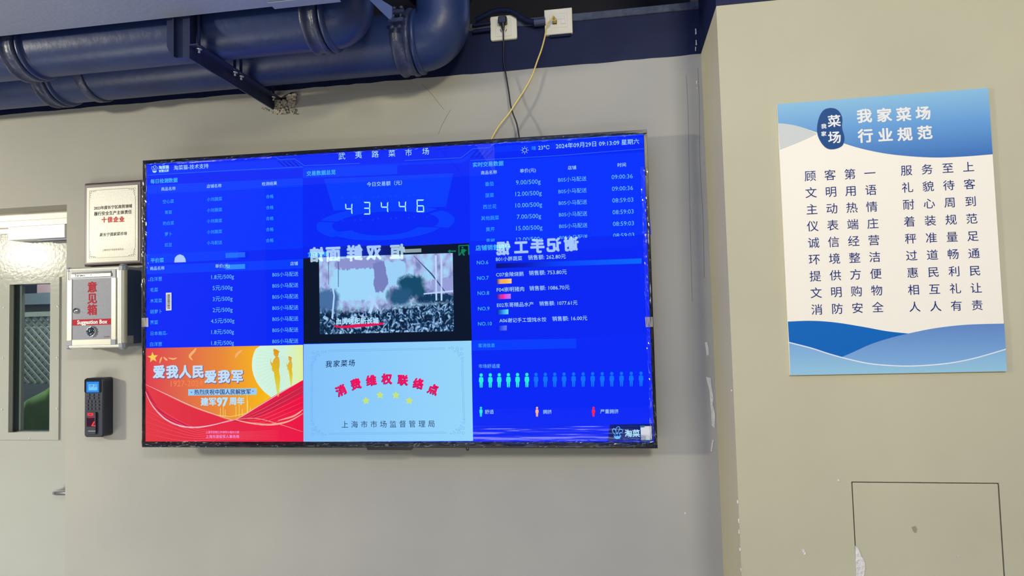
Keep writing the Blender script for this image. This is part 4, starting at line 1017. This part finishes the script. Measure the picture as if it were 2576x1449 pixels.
# ---- army day picture
RX = [(366.5,876),(762.5,867.5),(764,1111.5),(366,1113)]
spoly('festive_background', RX, L2, emi('pixels_festive', (0,0,0), grad=[(0,(224,58,74)),(.2,(222,98,72)),(.5,(232,138,52)),(.74,(246,178,10)),(.85,(246,206,40)),(1,(226,236,120))]), uv=True)
cs = [(760+126*math.cos(math.radians(a)), 917+104*math.sin(math.radians(a))) for a in range(100, 241, 6)]
cs = [p for p in cs if p[1] > 870.5]
spoly('sun_disc', [(762.6, 1000)]+[(735,1019)]+cs[1:]+[(655,870),(762.4,867.7)], L2+.0002, emi('pixels_sun_disc', (0,0,0), grad=[(0,(212,244,222)),(.6,(206,240,224)),(1,(226,240,150))]), uv=True)
lines('sun_ray', [[(745-14*math.cos(a), 905+10*math.sin(a)), (760-116*math.cos(a), 917+92*math.sin(a))] for a in [math.radians(t) for t in range(-22, 60, 6)]], emi('pixels_sun_ray', (186, 226, 190)), .5, L3)
E_GD = emi('pixels_gold_figure', (0,0,0), grad=[(0,(214,222,90)),(.45,(226,190,20)),(1,(222,148,20))], axis=1)
def fig(cx, top, s, name='officer_silhouette'):
    P = [(-1,0),(7,2.5),(15,8),(12,9.5),(11.5,12),(11,17),(9.5,20),(12.5,23),(14,30),(14.5,42),(12.5,55),(13.5,62),(15.5,74),(15,88),(13.5,104),(12.5,122),(8.5,124),(6.5,108),(4,92),(1,74),(-.5,60),(-5,57),(-6,51),(-5.6,46),(-8,42),(-9.6,35),(-9.6,26),(-8.9,26),(-8.2,34),(-4.4,37),(-1.4,28),(3,22.5),(3,19.5),(-.2,17.5),(-1.4,13),(-.6,9),(-2.4,5)]
    spoly(name, [(cx+x*s, top+y*s) for x, y in P], L3, E_GD, uv=True)
fig(690, 877, .98); fig(727, 896, .60)
lines('city_skyline', [[(x, 1052-4), (x, 1052-h_)] for x, h_ in ((555,26),(562,34),(567,22),(594,30),(602,38),(610,24),(622,58),(623.5,44),(630,28),(637,22))]+[[(545,1044),(580,1048),(640,1036)]], emi('pixels_skyline', (238, 214, 110)), 1.5, L2+.0003)
rib = crv([(366.5,966),(400,985),(440,1005),(490,1027),(540,1044),(582,1056),(620,1040),(660,1014),(710,984),(763,956)])
spoly('red_ribbon', rib+[(764,1111.5),(366,1113)], L3, emi('pixels_ribbon', (0,0,0), grad=[(0,(226,58,66)),(.3,(224,44,64)),(.6,(230,34,66)),(1,(236,10,66))]), uv=True)
many('ribbon_fold', [crv([(582,1058),(620,1046),(680,1012),(763,966)])+[(763,990)]+crv([(763,990),(690,1030),(640,1052),(600,1062)]), crv([(367,990),(400,1035),(440,1070),(490,1078)])+crv([(480,1070),(430,1050),(395,1020),(367,972)])], L3+.0002, emi('pixels_fold', (204, 30, 70)))
def taper(pts, w, lay=L4):
    P = crv(pts, 8); n = len(P); A, B = [], []
    for i, p in enumerate(P):
        q, q2 = P[max(i-1, 0)], P[min(i+1, n-1)]; dx, dy = q2[0]-q[0], q2[1]-q[1]; l = math.hypot(dx, dy) or 1
        ww = w*(.25+.75*math.sin(math.pi*i/(n-1))); A.append((p[0]-dy/l*ww, p[1]+dx/l*ww)); B.append((p[0]+dy/l*ww, p[1]-dx/l*ww))
    return [[A[i], A[i+1], B[i+1], B[i]] for i in range(n-1)]
many('ribbon_highlight', taper([(367,985),(384,1020),(414,1052),(450,1070),(492,1075),(540,1068),(585,1055)], 1.9)+taper([(367,967),(420,992),(480,1020),(540,1042),(590,1057)], 1.0)+taper([(560,1064),(600,1052),(650,1022),(710,986),(762,956)], 1.0), L4, emi('pixels_pale_ribbon', (236, 190, 200)))
many('ribbon_highlight', taper([(590,1055),(630,1064),(680,1068),(725,1060),(763,1040)], 2.4)+taper([(700,1058),(740,1046),(763,1030)], 2.2)+taper([(575,1058),(640,1052),(700,1066),(762,1086)], .8), L4, emi('pixels_cream_ribbon', (240, 168, 150)))
many('ribbon_highlight', [q for k in range(7) for q in taper([(368,1000+k*15),(420+k*4,1040+k*11),(500,1078+k*5),(600,1086+k*3),(700,1082+k*4)], .6)]+[q for k in range(6) for q in taper([(610+k*6,1052+k*2),(670,1024+k*9),(762,972+k*13)], .7)], L3+.0004, emi('pixels_ribbon_sheen', (244, 84, 100)))
many('festive_star', [star(385,899,14,-96,.42)], L3, emi('pixels_gold_star', (248, 206, 80)))
many('ribbon_scroll', taper([(402,914),(405,904),(408,898)], 2)+taper([(412,898),(418,904),(422,906)], 2.4)+taper([(424,900),(436,903),(446,900)], 2)+taper([(485,906),(478,896),(488,884),(494,876)], 3.2)+taper([(592,900),(598,890),(610,880)], 3), L3, emi('pixels_gold_scroll', (248, 178, 110)))
m1, m2 = MB(), MB()
for s, x, y in (('爱',401,935.5),('我',434,935.5),('人',466.5,935.5),('民',499,935),('爱',530.5,948),('我',564,947.5),('军',597.5,947)):
    lettering(m1, s, sfr, x+1, y+1.2, em=32, bold=.06, lay=L3+.0001); lettering(m2, s, sfr, x, y, em=31, bold=.045, lay=L4)
T('slogan_lettering_shadow', m1, emi('pixels_slogan_shadow', (120, 90, 130)), scr); T('slogan_lettering', m2, emi('pixels_slogan', (190, 222, 250)), scr)
spoly('caption_box', [(474,979),(646,976.5),(646,993),(474,995)], L3, emi('pixels_caption_box', (150, 205, 246)))
tx('caption_lettering', [('热烈庆祝中国人民解放军',560,986,142)], emi('pixels_caption_ink', (44, 40, 110)), .015, lay=L4)
many('caption_star', [star(482.5,986.5,2.6,-90,.45), star(637,984,2.6,-90,.45)], L4, emi('pixels_caption_star', (60, 110, 190)))
tx('anniversary_lettering', [('建军',525,1010.5,39),('周年',596.5,1009,38)], E_W, .03, lay=L4)
tx('anniversary_number', [('97',560,1010,28)], E_W, .05, lay=L4)
tx('faint_lettering', [('1927-2024',470,964,80)], emi('pixels_faint', (238, 130, 84)), .01, lay=L3)
tx('footer_lettering', [('上海市双拥工作领导小组办公室',560,1087,84),('上海市退役军人事务局',560,1098,84)], emi('pixels_footer', (240, 150, 220)), .01, lay=L4)
# ---- stickers, tape, film on the television
def slab(pts, lay, th): return MB().prism([S(a, b, lay) for a, b in pts], (0, -th, 0))
stk_ = T('barcode_sticker', slab([(418.5,736.5),(432.5,736),(432.7,780.5),(418.7,781.5)], .0022, .0003), mat('white_sticker', (206, 210, 222), .5))
mb = MB(); y = 741.0
while y < 777:
    h_ = random.choice((.6, .8, 1.2, 1.7)); mb.add([S(422.8, y, .0028), S(428.8, y-.1, .0028), S(428.8, y+h_-.1, .0028), S(422.8, y+h_, .0028)], [(0, 1, 2, 3)]); y += h_+random.choice((.5, .7, 1.1))
for k in range(12): mb.add([S(420.2, 743+k*2.7, .0028), S(421.3, 743+k*2.7, .0028), S(421.3, 744.6+k*2.7, .0028), S(420.2, 744.6+k*2.7, .0028)], [(0, 1, 2, 3)])
T('barcode', mb, mat('black_ink_barcode', (24, 26, 34), .6), stk_)
cs_ = T('corner_sticker', slab([(1611,1072),(1639,1071.5),(1640,1107),(1612.5,1108)], .0022, .0004), mat('white_card', (222, 226, 230), .45))
T('sticker_header', MB().prism([S(a, b, .0027) for a, b in ((1609,1070.5),(1622,1070),(1621,1074.5),(1611.5,1075))], (0, -.0003, 0)), mat('teal_print', (20, 110, 150), .5), cs_)
T('sticker_header', MB().prism([S(a, b, .0027) for a, b in ((1612.3,1107),(1640,1106),(1640,1110),(1612.5,1111))], (0, -.0003, 0)), mat('teal_print_low', (20, 100, 150), .5), cs_)
tm, tb, tl = base('frosted_tape'); tb.inputs['Base Color'].default_value = srgb((196, 194, 184)); tb.inputs['Roughness'].default_value = .5; tb.inputs['Alpha'].default_value = .62
T('tape_piece', slab([(359,800),(375.5,799.5),(376,822),(359.5,822.5)], .0052, .0003), tm)
T('tape_piece', slab([(1622.5,798),(1641.5,797),(1642.5,822),(1624.5,823)], .0052, .0003), tm)
# clear protective film, rucked along the bezel
fm, fb, fl = base('clear_film')
tr_ = N(fm, 'ShaderNodeBsdfTransparent'); gg = N(fm, 'ShaderNodeBsdfGlossy'); gg.inputs['Roughness'].default_value = .12; gg.inputs[0].default_value = (.9, .93, 1, 1)
ff = N(fm, 'ShaderNodeFresnel'); ff.inputs[0].default_value = 1.6
ms = N(fm, 'ShaderNodeMixShader'); fl.new(ff.outputs[0], ms.inputs[0]); fl.new(tr_.outputs[0], ms.inputs[1]); fl.new(gg.outputs[0], ms.inputs[2]); fl.new(ms.outputs[0], fm.node_tree.nodes['Material Output'].inputs[0])
from mathutils import noise
def film(name, P0, P1, wa, wb, nu, nv, amp, sd, su=14.0, sv=2.2):
    """rucked strip from pixel P0 to P1; wa/wb: offset range in metres across (local x or z)"""
    A, B = S(*P0), S(*P1); d = B-A; horiz = abs(d.x) > abs(d.z); mb = MB(); vs = []
    for j in range(nv+1):
        for i in range(nu+1):
            u, v = i/nu, j/nv; w_ = wa+(wb-wa)*v; edge_w = .0035*noise.noise(Vector((u*40, sd+v*9, 0)))*(1 if j in (0, nv) else 0)
            p = A+d*u+(Vector((0, 0, 1)) if horiz else Vector((1, 0, 0)))*(w_+edge_w)
            L = d.length*u
            hgt = abs(noise.noise(Vector((L*su, v*sv, sd))))+.5*abs(noise.noise(Vector((L*su*2.6, v*sv*2.3, sd+4))))
            vs.append(Vector((p.x, -.0056-amp*hgt*math.sin(math.pi*min(1, max(0, v*.9+.05)))**.5, p.z)))
    n = nu+1
    mb.add(vs, [(j*n+i, j*n+i+1, (j+1)*n+i+1, (j+1)*n+i) for j in range(nv) for i in range(nu)], False)
    return T(name, mb, fm)
film('protective_film', (362,409), (1626,332), -.012, .002, 260, 10, .007, 1.0, 7, 5)
film('protective_film', (361,412), (359.5,1120), -.001, .016, 170, 9, .008, 5.0, 8, 6)
film('protective_film', (1624,420), (1650,1118), -.016, .004, 170, 9, .008, 9.0, 8, 6)
film('protective_film', (362,1117), (1648,1117), -.008, .010, 300, 10, .008, 13.0, 9, 5)
film('protective_film', (1190,1098), (1604,1097), -.012, .034, 90, 16, .0012, 17.0, 2.2, 2.5)
film('protective_film', (1560,1112), (1625,1111), -.012, .022, 60, 26, .016, 23.0, 40, 9)

# ================================================================== LIT THINGS ACROSS THE HALL, MIRRORED IN THE SCREEN
NL = (TM.to_3x3() @ Vector((0, 1, 0))).normalized(); PL = TM @ Vector((0, -.001, 0))
def mir(px, py, Y):
    """where across the hall (plane y=Y) the screen mirrors to at this photo pixel"""
    d = ray(px, py).normalized(); t = (PL-CAM).dot(NL)/d.dot(NL); p = CAM+d*t; r = d-NL*(2*d.dot(NL)); return p+r*((Y-p.y)/r.y)
YS = -6.0
LIT = emi('sign_letters_lit', (196, 234, 255), 17, sample=False); SGN = mat('sign_board_dark', (12, 16, 40), .6)
def mfr(px, py): return mir(px, py, YS), Vector((-1, 0, 0)), Vector((0, 0, 1)), Vector((0, 1, 0))
def shop(label, chars, x0, x1, y0, y1, name='shop_sign'):
    A, B = mir(x0, y0, YS), mir(x1, y1, YS)
    t = thing(name, ((A.x+B.x)/2, YS, min(A.z, B.z)-.05), label, 'sign')
    build('sign_board', MB().box((A.x, YS-.08, min(A.z, B.z)-.05), (B.x, YS-.012, max(A.z, B.z)+.05)), SGN, t)
    mb = MB()
    for s, x, y, e in chars:
        o, r, u, n = mfr(x, y); mpp = (mir(x+10, y, YS)-mir(x-10, y, YS)).length/20
        vs, fs = glyphs(s, .05, 2); mb.add([o+r*((a-.5)*e*mpp)+u*((b-.365)*e*mpp)+n*l_ for a, b, l_ in vs], fs)
    build('lit_letters', mb, LIT, t)
shop('dark shop sign of the dumpling stall with lit white characters across the hall', [('谢',1437,614,37),('记',1393,616,37),('手',1352,619,36),('工',1311,622,36),('馄',1266,625,35)], 1230, 1462, 612, 640)
shop('dark shop sign of the noodle stall with lit white characters across the hall', [('恒',1000,634,38),('双',940,635,38),('鲜',892,637,40),('面',838,639,38),('馆',797,641,36)], 784, 1008, 625, 650)
def litbox(name, label, cat, x0, x1, y0, y1, col, s):
    A, B = mir(x0, y1, YS), mir(x1, y0, YS)
    t = thing(name, ((A.x+B.x)/2, YS, A.z), label, cat)
    build('housing', MB().box((A.x, YS-.06, A.z), (B.x, YS-.01, B.z)), SGN, t)
    build('lit_face', MB().box((A.x+.02*(1 if A.x < B.x else -1), YS-.01, A.z+.01), (B.x-.02*(1 if A.x < B.x else -1), YS-.002, B.z-.01)), emi('lit_face_'+name, col, s*1.8), t)
litbox('light_box', 'pale oblong light box hanging across the hall beside the noodle sign', 'light box', 1012, 1063, 623, 638, (190, 215, 220), 7)
litbox('stall_light', 'upper of two blue tinted stall lights across the hall', 'lamp', 563, 619, 632, 651, (60, 150, 255), 5)
litbox('stall_light', 'lower of two blue tinted stall lights across the hall', 'lamp', 563, 619, 662, 680, (70, 170, 255), 7)
# round topped sign
P = [mir(a, b, YS) for a, b in ((438,660),(440,648),(446,642),(452,640),(459,643),(464,651),(465,659))]
t = thing('round_top_sign', P[0], 'small round topped pale sign lit white across the hall', 'sign')
build('lit_face', MB().prism(P, (0, -.02, 0)), emi('lit_pale_sign', (200, 225, 255), 17), t)
# emergency exit sign
EX = emi('exit_green', (20, 200, 130), 9)
A, B = mir(1152, 645, YS), mir(1181, 616, YS)
t = thing('exit_sign', ((A.x+B.x)/2, YS, A.z), 'green running man emergency exit sign with an arrow across the hall', 'sign')
build('sign_board', MB().box((mir(1120,650,YS).x, YS-.04, A.z-.03), (B.x, YS-.012, B.z+.03)), SGN, t)
mb = MB()
def mp_(pts, l=.0): mb.add([mir(a, b, YS)+Vector((0, l, 0)) for a, b in pts], [tuple(range(len(pts)))])
mp_([(1153,617),(1180,615.5),(1180,618),(1153,619.5)]); mp_([(1153,617),(1155.5,617),(1156,643),(1153.5,643)]); mp_([(1177,616),(1180,616),(1181,641),(1178,641)])
mp_([(1161,621),(1165,621),(1166,624.5),(1162,625)]); mp_([(1160,627),(1168,626),(1171,633),(1166,636),(1170,642),(1166,643),(1161,636),(1158,642),(1155,641),(1160,633)]); mp_([(1168,627),(1174,629),(1173,631),(1168,630)])
mp_([(1126,632),(1133,627.5),(1133,630.5),(1147,630),(1147,633),(1133,633.5),(1133,636.5)])
build('lit_symbol', mb, EX, t)
